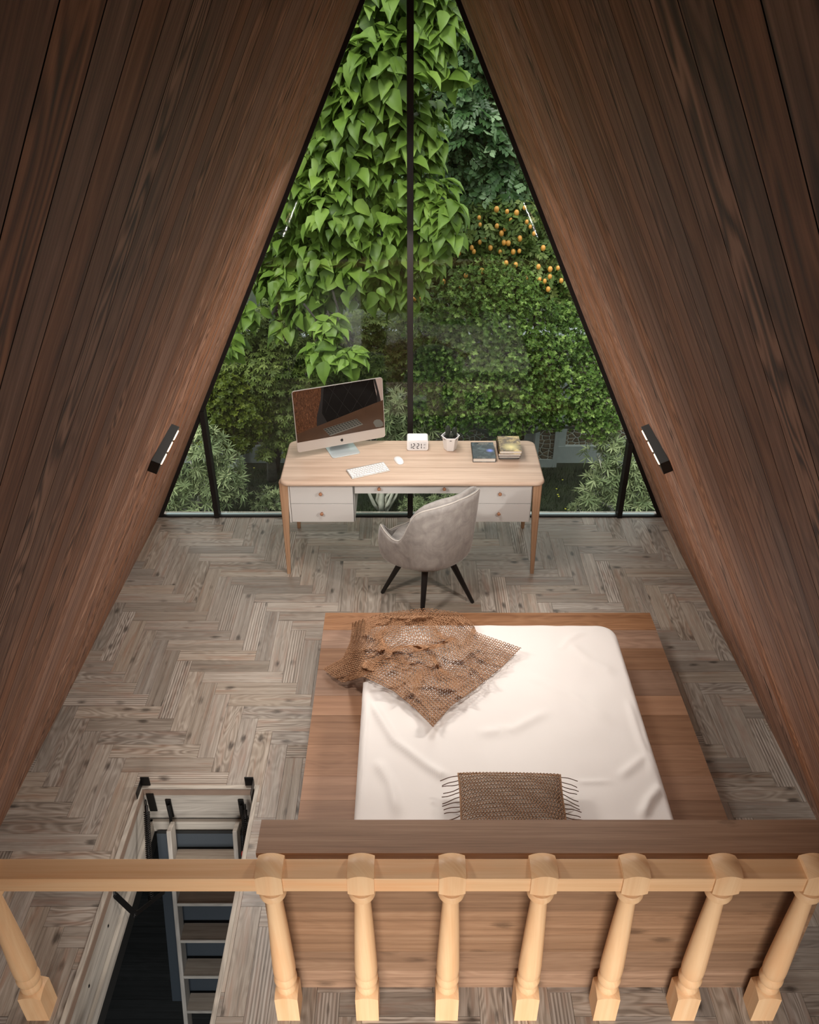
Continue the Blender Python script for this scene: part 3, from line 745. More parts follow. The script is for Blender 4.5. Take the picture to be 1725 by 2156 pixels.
def clock():
    th=thing('digital_clock','white rounded digital clock reading 12:21 on the desk','clock',(.053,5.375,DT))
    mb=MB(); mb.M=Matrix.Translation((.0525,5.318,DT+.043))@Matrix.Rotation(PI/2,4,'X')
    mb.prism(rrect(.153,.085,.016,0,0,8),-.105,0,rnd=.5); mb.build('case',M_wplast,th,bevel=.003)
    M_disp=plain('clock_display',rgb(226,228,230),.25,var=.01); M_seg=plain('clock_segments',rgb(22,22,24),.5)
    mb=MB(); mb.M=Matrix.Translation((.0525,5.3175,DT+.040)); mb.box(-.064,.064,-.0008,.001,-.029,.031,rnd=.5); d=mb.build('display',M_disp,th,label='pale grey display')
    mb=MB(); mb.M=Matrix.Translation((.0525,5.3163,DT+.038))
    segs={'1':'bc','2':'abged'}
    def digit(ch,x,w=.0175,h=.040,t=.0046):
        def bar(x0,x1,z0,z1): mb.box(x0,x1,-.0006,.0004,z0,z1,rnd=.5)
        for s in segs[ch]:
            if s=='a':bar(x+t*.7,x+w-t*.7,h/2-t,h/2)
            if s=='g':bar(x+t*.7,x+w-t*.7,-t/2,t/2)
            if s=='d':bar(x+t*.7,x+w-t*.7,-h/2,-h/2+t)
            if s=='b':bar(x+w-t,x+w,t*.5,h/2-t*.3)
            if s=='c':bar(x+w-t,x+w,-h/2+t*.3,-t*.5)
            if s=='f':bar(x,x+t,t*.5,h/2-t*.3)
            if s=='e':bar(x,x+t,-h/2+t*.3,-t*.5)
    for ch,x in zip('1221',(-.060,-.036,-.006,.012)): digit(ch,x)
    for z in(-.007,.007): mb.box(-.0145,-.0115,-.0006,.0004,z-.0015,z+.0015,rnd=.5)
    # small icons right of the time
    for z,wd in((.014,.008),(.004,.006),(-.012,.009),(-.016,.009)): mb.box(.043,.043+wd,-.0006,.0004,z,z+.0016,rnd=.5)
    for k in range(8):
        a=k*PI/4; mb.box(.054+.0045*math.cos(a)-.0007,.054+.0045*math.cos(a)+.0007,-.0006,.0004,.012+.0045*math.sin(a)-.0007,.012+.0045*math.sin(a)+.0007,rnd=.5)
    mb.build('digits',M_seg,d,label='black digits reading 12:21')
clock()
def plantpot():
    cx,cy=.287,5.345; th=thing('potted_cactus','dark cactus in a white angular pot on the desk','potted plant',(cx,cy,DT))
    mb=MB(); V=[];n=6
    prof=[(.037,0),(.040,.003),(.041,.010),(.0415,.012),(.053,.100),(.0605,.106),(.0605,.111),(.0545,.111),(.0535,.092),(.0,.092)]
    for r,z in prof:
        for k in range(n):
            a=2*PI*(k+.0)/n; V.append((cx+r*1.12*math.cos(a),cy+r*1.12*math.sin(a),DT+z))
    Fc=[tuple(range(n))[::-1]]+[(a*n+i,a*n+(i+1)%n,(a+1)*n+(i+1)%n,(a+1)*n+i) for a in range(len(prof)-1) for i in range(n)]
    mb.add(V,Fc,None,.5); mb.build('pot',M_wplast,th,bevel=.0015)
    mb=MB(); mb.M=Matrix.Translation((cx,cy,DT)); mb.lathe([(.052,.088),(.05,.096),(.03,.1),(.001,.101)],16,rnd=.5); mb.build('soil',plain('dark_soil',rgb(30,24,20),.95,var=.4,scale=80,bump=.6),th)
    Mc=plain('cactus_green',rgb(22,34,24),.6,var=.3,scale=40); Ms=plain('cactus_spines',rgb(170,170,150),.7)
    for dx,dy,hh,rr,lean in((-.018,.0,.098,.0165,-.02),(.022,.012,.078,.017,.12),(.004,-.016,.045,.012,0)):
        V=[];n=20;K=12; mb=MB(); mb.M=Matrix.Translation((cx+dx,cy+dy,DT+.094))@Matrix.Rotation(lean,4,'Y')
        for k in range(K+1):
            t=k/K; r=rr*(min(1,.75+t*1.2) if t<.6 else 1)*(math.sqrt(max(0,1-((t-.6)/.4)**2)) if t>.6 else 1)
            for i in range(n):
                a=2*PI*i/n; q=r*(1+(.16 if i%2==0 else -.08)); V.append((q*math.cos(a),q*math.sin(a),hh*t))
        Fc=[(a*n+i,a*n+(i+1)%n,(a+1)*n+(i+1)%n,(a+1)*n+i) for a in range(K) for i in range(n)]
        mb.add(V,Fc,None,.5); st=mb.build('cactus_stem',Mc,th,smooth=True,auto=70)
        mb2=MB()
        for k in range(1,9):
            for i in range(0,n,2):
                a=2*PI*i/n; t=k/9; r=rr*1.17*(math.sqrt(max(0,1-((t-.6)/.4)**2)) if t>.6 else min(1,.75+t*1.2))
                mb2.M=mb.M@Matrix.Translation((r*math.cos(a),r*math.sin(a),hh*t))
                e=.0011; mb2.add([(e,0,0),(-e,0,0),(0,e,0),(0,-e,0),(0,0,e),(0,0,-e)],[(0,2,4),(2,1,4),(1,3,4),(3,0,4),(2,0,5),(1,2,5),(3,1,5),(0,3,5)],None,.5)
        mb2.build('spines',Ms,st,label='pale spine dots')
plantpot()
def cover(name,stops,scale,extra=None,spot=None):
    t=NT(name); o=t.n('ShaderNodeTexCoord').outputs['Object']; uv=t.n('ShaderNodeUVMap').outputs[0]
    n=t.noise(uv,scale,5,.65,1.0); col=t.ramp(n,stops)
    if spot:
        for (sx_,sy_,r_,c_) in spot:
            d=t.n('ShaderNodeVectorMath',operation='DISTANCE'); t.set(d,0,t.mapv(uv,(1,1,0))); t.set(d,1,(sx_,sy_,0))
            f=t.ramp(d.outputs['Value'],[(0,W4),(r_,(0,0,0,1))]); col=t.mix(f,col,c_)
    t.bsdf(Base_Color=col,Roughness=.3,Coat_Weight=.3); return t.m
M_page=plain('paper_edge',rgb(222,216,206),.8,var=.06,scale=90)
C1=cover('cover_dark_blue',[(.35,rgb(12,14,17)),(.5,rgb(34,42,48)),(.62,rgb(70,82,86)),(.75,rgb(110,112,104))],22,spot=[(.128,.115,.03,rgb(120,140,235))])
C2=cover('cover_gold',[(.3,rgb(40,34,26)),(.48,rgb(110,88,54)),(.62,rgb(200,176,112)),(.78,rgb(230,214,150))],14,spot=[(.085,.06,.07,rgb(236,222,150))])
C3=cover('cover_brown',[(.35,rgb(26,16,12)),(.7,rgb(70,40,28))],20); C4=cover('cover_black',[(.35,rgb(10,10,11)),(.7,rgb(34,32,32))],20)
M_ink=plain('cover_lettering_pale',rgb(170,160,140),.5)
def book(x0,x1,y0,y1,z0,z1,mat,label,group,rot=0,text=False):
    c=((x0+x1)/2,(y0+y1)/2); th=thing('book',label,'book',(c[0],c[1],z0),group)
    T=Matrix.Translation((c[0],c[1],z0))@Matrix.Rotation(math.radians(rot),4,'Z'); w=(x1-x0)/2; d=(y1-y0)/2; h=z1-z0; t=.0028
    mb=MB(); mb.M=T
    for a,b in((0,t),(h-t,h)):
        P=[(-w,-d,a),(w,-d,a),(w,d,a),(-w,d,a),(-w,-d,b),(w,-d,b),(w,d,b),(-w,d,b)]
        Fc=[(0,3,2,1),(4,5,6,7),(0,1,5,4),(1,2,6,5),(2,3,7,6),(3,0,4,7)]; mb.add(P,Fc,[[(P[k][0]+w,P[k][1]+d) for k in f] for f in Fc],.5)
    mb.box(-w,-w+.003,-d,d,0,h,rnd=.5)
    if text:
        mb.M=T@Matrix.Translation((0,0,h)); random.seed(3)
        for yy,x_0,x_1,hh in((d*.84,-.35*w,.55*w,.006),(d*.70,-.45*w,.45*w,.003),(-d*.86,-.6*w,.3*w,.002)):
            x=x_0
            while x<x_1:
                l=random.uniform(.004,.009); mb.box(x,min(x+l,x_1),yy-hh/2,yy+hh/2,-.0005,.0003,rnd=.5,mi=1); x+=l+.0015
    mb.build('cover',[mat,M_ink],th)
    mb=MB(); mb.M=T; mb.box(-w+.003,w-.004,-d+.004,d-.004,t,h-t,rnd=.5); mb.build('pages',M_page,th,label='cream page block')
book(.437,.598,5.148,5.388,DT,DT+.031,C1,'dark blue-black book lying alone left of the book stack',None,text=True)
zz=DT
for (x0,x1,y0,y1,t_,m_,lab,rt) in ((.622,.762,5.192,5.39,.014,C4,'thin black book at the very bottom of the desk stack',0.5),(.620,.772,5.180,5.395,.020,C4,'black book second from the bottom of the desk stack',0),(.616,.776,5.170,5.395,.024,C3,'brown-black book just under the golden topmost book',-.5),(.622,.779,5.160,5.385,.025,C2,'golden yellow and black covered book on top of the stack',0)):
    book(x0,x1,y0,y1,zz,zz+t_,m_,lab,None,rt,text=(m_ is C2)); zz+=t_
# =============================================================== chair
def velvet():
    t=NT('grey_velvet'); o=t.n('ShaderNodeTexCoord').outputs['Object']
    n=t.noise(o,9,5,.6,1.2); n2=t.noise(t.mapv(o,(30,30,12)),1,3)
    col=t.ramp(t.math('ADD',t.math('MULTIPLY',n,.7),t.math('MULTIPLY',n2,.3)),[(.35,rgb(134,129,125)),(.6,rgb(162,157,152)),(.8,rgb(182,177,172))])
    b=t.bsdf(Base_Color=col,Roughness=.8); t.set(b,'Sheen Weight',.35); t.set(b,'Sheen Roughness',.4); return t.m
M_vel=velvet(); M_piping=plain('velvet_piping',rgb(190,184,176),.8)
CH=(.125,4.66); BA=math.atan2(-.80,.60)   # direction the back faces away from the sitter
def chair():
    th=thing('desk_chair','grey velvet shell chair with black tapered legs at the desk','chair',(CH[0],CH[1],0))
    def ip(x,xs,ys): return float(np.interp(x,xs,ys))
    A=[0,20,40,52,60,68,76,86,100,114,128,146,180]
    HT=[.92,.912,.892,.865,.80,.69,.595,.575,.600,.622,.58,.465,.44]
    RD=[.31,.315,.325,.325,.315,.30,.295,.305,.33,.35,.34,.295,.28]
    def sm(x,xs,ys):
        return (ip(x-6,xs,ys)+ip(x-3,xs,ys)+ip(x,xs,ys)+ip(x+3,xs,ys)+ip(x+6,xs,ys))/5
    def pt(th_,v,ins=0):
        a=abs(((th_+180)%360)-180); hh=sm(a,A,HT); R=sm(a,A,RD)-ins
        f=math.sin(min(1,v*1.15)*PI/2)**.8 if v<.87 else 1.0
        s=v
        zb=.335
        wa=math.exp(-((a-116)/24)**2)
        rr=R*(.82*(1-(1-min(1,s/.38))**2.4)+.18*s)*(1+.07*wa*math.sin(PI*min(1,s))-.05*wa*s**4)
        z=zb+(hh-zb)*(s**1.7)+ins*.3
        ang=BA+math.radians(th_)
        return (CH[0]+rr*math.cos(ang),CH[1]+rr*math.sin(ang),z)
    n=72;K=20
    mb=MB(); V=[]
    for k in range(K+1):
        for i in range(n): V.append(pt(360*i/n,.05+.95*k/K))
    # rim and inner skin
    for k in range(K,-1,-1):
        for i in range(n):
            p=pt(360*i/n,.05+.95*k/K,.024); V.append((p[0],p[1],p[2]+(.004 if k<K else -.002)+.012*(1-k/K)))
    T=2*K+2
    Fc=[tuple(range(n))[::-1],tuple(range((T-1)*n,T*n))]+[(a*n+i,a*n+(i+1)%n,(a+1)*n+(i+1)%n,(a+1)*n+i) for a in range(T-1) for i in range(n)]
    mb.add(V,Fc,None,.5); mb.build('shell',M_vel,th,smooth=True)
    mb=MB(); P=[]
    for i in range(n+1):
        p=pt(360*i/n,1,.008); P.append((p[0],p[1],p[2]+.003))
    mb.tube(P,.0042,6,rnd=.5,caps=False); mb.build('piping',M_piping,th,smooth=True,label='light piping along the shell rim')
    # padded seat cushion
    mb=MB(); V=[]; prof=[(.2,.40),(.235,.42),(.245,.44),(.235,.458),(.20,.468),(.1,.472),(.001,.472)]
    for r,z in prof:
        for i in range(40):
            a=2*PI*i/40; V.append((CH[0]+r*math.cos(a)-.02*math.cos(BA),CH[1]+r*math.sin(a)-.02*math.sin(BA),z))
    Fc=[(a*40+i,a*40+(i+1)%40,(a+1)*40+(i+1)%40,(a+1)*40+i) for a in range(len(prof)-1) for i in range(40)]
    mb.add(V,Fc,None,.5); mb.build('seat_cushion',M_vel,th,smooth=True)
    # padded inner back showing above the shell edge
    mb=MB(); V=[];na=15;nk=8
    for k in range(nk+1):
        for i in range(na+1):
            t_=-62+124*i/na; v=.45+.575*k/nk; p=pt(t_,min(v,.985),.045-.022*abs(math.sin(PI*k/nk))-.006*math.cos(t_*.12)); V.append((p[0],p[1],p[2]+max(0,v-1)*.9))
    Fc=[(a*(na+1)+i,a*(na+1)+i+1,(a+1)*(na+1)+i+1,(a+1)*(na+1)+i) for a in range(nk) for i in range(na)]
    mb.add(V,Fc,None,.5); o=mb.build('back_pad',M_vel,th,smooth=True); md=o.modifiers.new('s','SOLIDIFY'); md.thickness=.03; md.offset=0
    # legs
    Ml=plain('black_stained_wood',rgb(20,16,15),.45)
    c0=Vector((.12,4.66,0))
    for foot in((-.197,4.678),(.077,4.36),(.432,4.567),(.165,4.95)):
        f=Vector((foot[0],foot[1],0)); tp=c0+(f-c0)*.40; tp.z=.385
        mb=MB(); mb.tube([f+Vector((0,0,.0)),f+(tp-f)*.02,f+(tp-f)*.5,tp],[.0115,.0135,.019,.025],14,rnd=.5); mb.build('leg',Ml,th,smooth=True,auto=50)
chair()
# =============================================================== loft ladder
def ladder():
    th=thing('loft_ladder','whitewashed folding loft ladder going down through the floor hatch','ladder',(-1.1,2.9,0))
    # casing
    def casing(x0,x1,y0,y1,g):
        # upper lip (brown), board, lower strip with a dark gap between them
        m=MB(); m.box(x0,x1,y0,y1,-.235,-.0005,g,rnd=.37); b=m.build('frame_board',M_white,th,bevel=.001)
        return b
    t=.02
    fb=[casing(HX0+.0005,HX0+t,HY0,HY1-.0005,'y'),casing(HX1-t,HX1-.0005,HY0,HY1-.0005,'y'),casing(HX0+t,HX1-t,HY1-t,HY1-.0005,'x')]
    ms=[((HX0-.001,HX0+.021,HY0,HY1+.002),'y'),((HX1-.021,HX1+.001,HY0,HY1+.002),'y'),((HX0+.021,HX1-.021,HY1-.021,HY1+.002),'x')]
    for (a,b,c,d),g in ms:
        m=MB(); m.box(a,b,c,d,.0005,.007,g,rnd=.8); m.build('edge_strip',M_white,th,bevel=.001,label='pale strip edging the hatch')
    ml=plain('frame_lip_brown',rgb(150,128,112),.6,var=.15)
    for a,b,c,d in((HX0+t,HX0+t+.003,HY0,HY1-t),(HX0+t,HX1-t,HY1-t-.003,HY1-t)):
        m=MB(); m.box(a,b,c,d,-.045,-.002,rnd=.5); m.build('frame_lip',ml,th,label='brownish upper lip of the hatch frame')
    for a,b,c,d,g in((HX0+t-.004,HX0+t+.018,HY0,HY1-t,'y'),(HX1-t-.018,HX1-t+.004,HY0,HY1-t,'y'),(HX0+t,HX1-t,HY1-t-.018,HY1-t+.004,'x')):
        m=MB(); m.box(a,b,c,d,-.325,-.245,g,rnd=.6); m.build('lower_frame',M_white,th,bevel=.001)
    m=MB(); m.box(HX0+.002,HX0+.014,HY0,HY1,-.33,-.2355,rnd=.5); m.box(HX1-.014,HX1-.002,HY0,HY1,-.33,-.2355,rnd=.5); m.box(HX0,HX1,HY1-.014,HY1-.002,-.33,-.2355,rnd=.5); m.build('gap_shade',M_dark,th,label='black strip painting the shaded gap between the frame boards')  # black strips put in as the shade of the open gap
    for yy in(2.62,2.30,2.02):
        m=MB(); m.M=Matrix.Translation((HX0+t,yy,-.13))@Matrix.Rotation(PI/2,4,'Y'); m.lathe([(.007,-.002),(.007,.003),(.004,.004),(.003,.002)],12,rnd=.5); m.build('screw',M_blkm,th,smooth=True)
    # ladder frame: local axis d runs down the ladder, n points from treads toward the camera side
    s=math.radians(16.7); d=Vector((0,-math.sin(s),-math.cos(s))); n=Vector((0,-math.cos(s),math.sin(s))); X=Vector((1,0,0))
    O=Vector((0,2.85,-.17))
    Mt=Matrix(((X.x,n.x,d.x,O.x),(X.y,n.y,d.y,O.y),(X.z,n.z,d.z,O.z),(0,0,0,1)))
    SX0,SX1=-1.292,-.918
    for x0,x1 in((SX0,SX0+.024),(SX1-.024,SX1)):
        m=MB(); m.M=Mt; m.box(x0,x1,-.085,0,0,2.62,'z',rnd=.2); m.build('stringer',M_white,th,bevel=.004)
    tt=.209; tl=[]
    while tt<2.6: tl.append(tt); tt+=.243
    for q in tl:
        p=O+d*q; m=MB(); m.box(SX0+.024,SX1-.024,p.y+.001,p.y+.098,p.z-.022,p.z,'x',rnd=.5); o=m.build('tread',[M_tread],th,bevel=.001)
        m=MB(); m.box(SX0+.024,SX1-.024,p.y-.004,p.y+.001,p.z-.024,p.z+.001,'x',rnd=.5); m.build('nosing',M_white,o,label='pale front edge of the tread')
    # hatch lid behind the ladder
    m=MB(); m.M=Mt; m.box(-1.385,-.862,-.145,-.115,.10,1.235,'z',rnd=.5); m.build('hatch_lid',M_blue,th,label='blue-grey hatch lid hanging behind the rungs',bevel=.002)
    # springs
    for sx,top,bot in((-1,Vector((-1.372,2.872,.01)),Vector((-1.345,2.60,-.40))),(1,Vector((-.868,2.90,-.06)),Vector((-.868,2.62,-.45)))):
        L=(bot-top); N=46; dn=L.normalized(); a=Vector((1,0,0)); a=(a-dn*a.dot(dn)).normalized(); b=dn.cross(a); P=[]
        for k in range(N*10+1):
            q=k/(N*10); an=2*PI*q*N; P.append(top+L*(.06+.94*q)+(a*math.cos(an)+b*math.sin(an))*.0145)
        m=MB(); m.tube(P,.0024,5,rnd=.5); m.tube([top,top+L*.96],.009,8,rnd=.5); m.build('spring',M_blkm,th,smooth=True)
        m=MB(); hk=[top+Vector((0,.01*math.cos(a_),.022+.02*math.sin(a_))) for a_ in [i*PI/6 for i in range(12)]]; m.tube(hk+[hk[0]],.003,6,rnd=.5); m.build('hook',M_blkm,th,smooth=True)
    # brackets standing above the frame
    for x,y in((HX0+.012,2.955),(HX1-.075,2.965)):
        m=MB(); m.box(x,x+.048,HY1-.002,HY1+.005,-.02,.068,rnd=.5); m.box(x+(.0 if x<-1.2 else .045),x+(.004 if x<-1.2 else .049),HY1-.09,HY1+.005,-.05,.055,rnd=.5); m.build('spring_bracket',M_blkm,th,bevel=.002)
    m=MB(); m.box(HX0+.035,HX0+.075,HY1-t-.008,HY1-t-.003,-.17,-.03,rnd=.5); m.build('hinge_plate',M_blkm,th)
    for x in(-1.315,-.925):
        m=MB(); m.box(x,x+.03,HY1-t-.012,HY1-t-.004,-.215,-.075,rnd=.5); m.tube([(x+.018,HY1-t-.02,-.10),(x+.022,HY1-t-.035,-.17),(x+.02,HY1-t-.05,-.235),(x+.014,HY1-t-.085,-.27)],.009,8,rnd=.5); m.build('hinge',M_blkm,th,bevel=.002)
    # folding arm on the left side
    A=PX(243,1885,-1.418); B_=PX(285,1925,-1.372); C_=PX(345,1878,-1.31)
    for a,b in((A,B_),(B_,C_)):
        dd=(b-a); L=dd.length; dn=dd.normalized(); sd=Vector((0,0,1)).cross(dn).normalized(); up=dn.cross(sd)
        m=MB(); m.M=Matrix(((dn.x,sd.x,up.x,a.x),(dn.y,sd.y,up.y,a.y),(dn.z,sd.z,up.z,a.z),(0,0,0,1))); m.box(-.01,L+.01,-.003,.003,-.014,.014,rnd=.5); m.tube([(0,-.006,0),(0,.006,0)],.009,10,rnd=.5); m.build('folding_arm',M_blkm,th,bevel=.002)
    m=MB(); m.tube([A+Vector((-.004,.0,.0)),A+Vector((-.002,.03,.06))],.008,8,rnd=.5); m.build('arm_mount',M_blkm,th)
    m=MB(); p=PX(513,1795,-.872); m.box(p.x-.012,p.x+.012,p.y-.01,p.y+.01,p.z-.06,p.z,rnd=.5); m.build('grip',M_red,th,bevel=.003,label='small red grip beside the right stringer')
ladder()
# =============================================================== garden
GZ=-3.0
M_lawn=NT('lawn_soil'); tt_=M_lawn; o_=tt_.n('ShaderNodeTexCoord').outputs['Object']
tt_.bsdf(Base_Color=tt_.ramp(tt_.noise(o_,3,6),[(.3,rgb(20,26,11)),(.6,rgb(32,42,17)),(.8,rgb(46,54,26))]),Roughness=.95); M_lawn=tt_.m
mb=MB(); mb.box(-14,14,5.72,22,GZ-.2,GZ,rnd=.5); struct(mb.build('ground',M_lawn))
def stone():
    t=NT('rubble_stone'); o=t.n('ShaderNodeTexCoord').outputs['Object']
    n=t.noise(o,3,3); vv=t.n('ShaderNodeVectorMath',operation='MULTIPLY_ADD'); 
    sp=t.n('ShaderNodeSeparateXYZ'); t.set(sp,0,o); cb=t.n('ShaderNodeCombineXYZ'); t.set(cb,0,sp.outputs[0]); t.set(cb,1,t.math('MULTIPLY',sp.outputs[2],1.35))
    v=t.mapv(cb.outputs[0],(9.5,9.5,1))
    vd=t.n('ShaderNodeTexVoronoi',{'Scale':1.0,'Randomness':.8},feature='DISTANCE_TO_EDGE',voronoi_dimensions='2D'); t.set(vd,'Vector',v)
    vc=t.n('ShaderNodeTexVoronoi',{'Scale':1.0,'Randomness':.8},voronoi_dimensions='2D'); t.set(vc,'Vector',v)
    col=t.mix(t.noise(o,14,5),rgb(74,62,48),rgb(120,104,82)); hs=t.n('ShaderNodeHueSaturation'); t.set(hs,'Color',col)
    sx=t.n('ShaderNodeSeparateColor'); t.set(sx,0,vc.outputs['Color']); t.set(hs,'Value',t.math('MULTIPLY_ADD',sx.outputs[0],.6,.65))
    m=t.ramp(vd.outputs['Distance'],[(.035,W4),(.075,(0,0,0,1))]); c2=t.mix(m,hs.outputs[0],rgb(178,180,172))
    b=t.bsdf(Base_Color=c2,Roughness=.9); t.set(b,'Normal',t.bump(t.ramp(vd.outputs['Distance'],[(.03,(0,0,0,1)),(.2,W4)]),.6,.04)); return t.m
M_stone=stone()
def gwall():
    th=thing('garden_wall','rubble stone garden wall framed in pale concrete behind the bushes','wall',(0,12,GZ))
    mb=MB(); mb.box(-9,9,12.02,12.3,GZ,-.95,rnd=.5); mb.build('stone_panel',M_stone,th)
    mb=MB(); mb.box(-9,9,11.95,12.32,GZ,GZ+.30,rnd=.5); mb.box(-9,9,11.93,12.34,-.95,-.83,rnd=.5)
    for x in(-2.62,-7.2,1.90,2.42,7): mb.box(x-.07,x+.07,11.96,12.31,GZ+.3,-.95,rnd=.5)
    mb.build('concrete_frame',M_conc,th,label='pale concrete frame')
    for x in(-2.86,2.16,6.7):
        mb=MB(); mb.box(x-.12,x+.12,11.83,11.90,GZ+.14,-.9,rnd=.5); mb.build('pillar_stone',M_stone,th)
        mb=MB()
        for a,b,c,d in((x-.19,x-.12,GZ,-.85),(x+.12,x+.19,GZ,-.85),(x-.12,x+.12,GZ,GZ+.14),(x-.12,x+.12,-.9,-.85)): mb.box(a,b,11.80,12.0,c,d,rnd=.5)
        mb.build('pillar_frame',M_conc,th,label='pale concrete pillar frame')
gwall()
# ---- foliage generators
def norm(a): return a/(np.linalg.norm(a,axis=-1,keepdims=True)+1e-9)
def one_leaf(L,W,fold=.12,droop=.15,kind='oval'):
    if kind=='heart':
        m=[(0,0,0),(.3*L,0,-.0),(.66*L,0,-.05*L),(1.0*L,0,-droop*L)]; s=[(.08*L,.30*W,fold*.5*W),(.26*L,.5*W,fold*W),(.62*L,.33*W,fold*.6*W)]
        V=m+s+[(x,-y,z) for x,y,z in s]
        Fc=[(0,1,5,4),(1,2,6,5),(2,3,6,6),(0,7,8,1),(1,8,9,2),(2,9,3,3)]
        # keep quads only: tips as thin quads
        V=V+[(.86*L,.12*W,-.08*L),(.86*L,-.12*W,-.08*L)]
        Fc=[(0,1,5,4),(1,2,6,5),(2,3,10,6),(0,7,8,1),(1,8,9,2),(2,9,11,3)]
        return V,Fc
    V=[(0,0,0),(.5*L,0,-.02*L),(L,0,-droop*L),(.42*L,.5*W,fold*W),(.42*L,-.5*W,fold*W)]
    V=[(0,0,0),(L,0,-droop*L),(.35*L,.5*W,fold*W),(.72*L,.36*W,fold*W*.6-droop*L*.4),(.35*L,-.5*W,fold*W),(.72*L,-.36*W,fold*W*.6-droop*L*.4)]
    return V,[(0,1,3,2),(0,4,5,1)]
def rosette(n,L,W,tilt,spread=1.0,stem=0.0,kind='oval',jit=.25,seed=0):
    rs=random.Random(seed); V=[];Fc=[]
    for k in range(n):
        v,f=one_leaf(L*rs.uniform(1-jit,1),W,kind=kind); R=Matrix.Rotation(2*PI*k/n*spread+rs.uniform(-.3,.3),4,'Z')@Matrix.Rotation(-math.radians(tilt+rs.uniform(-18,18)),4,'Y')
        b=len(V); z0=stem*k/max(1,n)
        for p in v: q=R@Vector(p); V.append((q.x,q.y,q.z+z0))
        Fc+=[tuple(b+i for i in g) for g in f]
    return V,Fc
def spray(n,L,W,length):
    """pinnate twig: leaf pairs along +x"""
    V=[];Fc=[]
    for k in range(n):
        side=(-1)**k; x=length*(k//2+.5)/(n/2); v,f=one_leaf(L,W,fold=.05); R=Matrix.Translation((x,0,0))@Matrix.Rotation(side*math.radians(52),4,'Z')@Matrix.Rotation(math.radians(12*side),4,'X')
        b=len(V)
        for p in v: V.append(tuple(R@Vector(p)))
        Fc+=[tuple(b+i for i in g) for g in f]
    return V,Fc
def maple(L):
    V=[(0,0,0)];n=5;Fc=[]
    for k in range(n):
        a=math.radians(-100+200*k/(n-1)); r=L*(1-.25*abs(k-2)/2); da=math.radians(20)
        b=len(V); V+=[(r*.55*math.cos(a-da),r*.55*math.sin(a-da),.03*L),(r*math.cos(a),r*math.sin(a),-.12*L),(r*.55*math.cos(a+da),r*.55*math.sin(a+da),.03*L)]
        Fc.append((0,b,b+1,b+2))
    return V,Fc
def scatter(name,blobs,n,tmpl,mat,smin=.8,smax=1.2,up=.7,out=.6,jit=.5,droop=.3,axis='flat',back=.35,parent=None,seed=1,shell=(.7,1.05),label=None,cluster=0):
    rs=np.random.RandomState(seed); B=np.array([b if len(b)==6 else (b[0],b[1],b[2],b[3],b[3],b[3]) for b in blobs],float)
    wt=(B[:,3]*B[:,5])**.9; wt/=wt.sum(); m=int(n*1.9)
    idx=rs.choice(len(B),m,p=wt); d=norm(rs.normal(size=(m,3)))
    keep=(d[:,1]<back)|(rs.rand(m)<.12); keep&=(d[:,2]>-.75)|(rs.rand(m)<.4)
    idx=idx[keep][:n]; d=d[keep][:n]; m=len(idx)
    rad=rs.uniform(shell[0],shell[1],m)[:,None]
    if cluster:
        K=max(8,m//cluster); cd=norm(rs.normal(size=(K,3))); ci=rs.randint(0,K,m); d=norm(cd[ci]*1.0+rs.normal(size=(m,3))*.28+d*.15)
        bad=(d[:,1]>back); d[bad,1]*=-1
        rad=rad*(1+.12*rs.rand(K)[ci])[:,None]
    P=B[idx,:3]+d*B[idx,3:6]*rad
    nn=norm(d*out+np.array([0,0,up])+rs.normal(size=(m,3))*jit)
    if axis=='flat':
        t=d*.5+np.array([0,0,-droop])+rs.normal(size=(m,3))*.7
    else: t=rs.normal(size=(m,3))
    t=norm(t-nn*(t*nn).sum(1,keepdims=True)); bvec=np.cross(nn,t)
    S=rs.uniform(smin,smax,m)[:,None,None]
    TV=np.array(tmpl[0],float); TF=np.array(tmpl[1],int); k=len(TV)
    V=P[:,None,:]+S*(TV[None,:,0:1]*t[:,None,:]+TV[None,:,1:2]*bvec[:,None,:]+TV[None,:,2:3]*nn[:,None,:])
    Fq=(TF[None,:,:]+(np.arange(m)*k)[:,None,None]).reshape(-1,TF.shape[1])
    r=np.clip(rs.normal(.5,.2,m),0,1)[:,None]+rs.uniform(-.08,.08,(m,len(TF))); 
    return npmesh(name,V.reshape(-1,3),Fq,mat,np.clip(r,0,1).ravel(),parent,False,label)
def twigs(name,paths,mat,parent,seg=6,label=None):
    mb=MB()
    for P,r0,r1 in paths:
        n=len(P); mb.tube(P,[r0+(r1-r0)*i/(n-1) for i in range(n)],seg,rnd=.5)
    return mb.build(name,mat,parent,smooth=True,label=label)
def wig(a,b,n=5,j=.06,seed=None):
    a=Vector(a);b=Vector(b);L=(b-a).length; P=[]
    for i in range(n+1):
        t=i/n; p=a+(b-a)*t
        if 0<i<n: p+=Vector((random.uniform(-1,1),random.uniform(-1,1),random.uniform(-1,1)))*j*L
        P.append(p)
    return P
def branchset(root,top,blobs,r0,fine=3,rf=.012):
    ps=[(wig(root,top,6,.03),r0,r0*.55)]
    for b in blobs:
        c=Vector(b[:3]); s=Vector(root).lerp(Vector(top),random.uniform(.55,1)); mid=s.lerp(c,.5)+Vector((0,0,.1))
        ps.append((wig(s,c,6,.07),r0*.35,rf))
        for k in range(fine):
            dv=Vector((random.uniform(-1,1),random.uniform(-1,.2),random.uniform(-.7,1))).normalized()*b[3]*.98
            ps.append((wig(c,c+dv,4,.12),rf*.8,rf*.25))
    return ps
M_bark=plain('dark_bark',rgb(58,52,46),.9,var=.3,scale=14,bump=.5)
M_barkg=plain('grey_bark',rgb(104,102,94),.9,var=.3,scale=18,bump=.5)
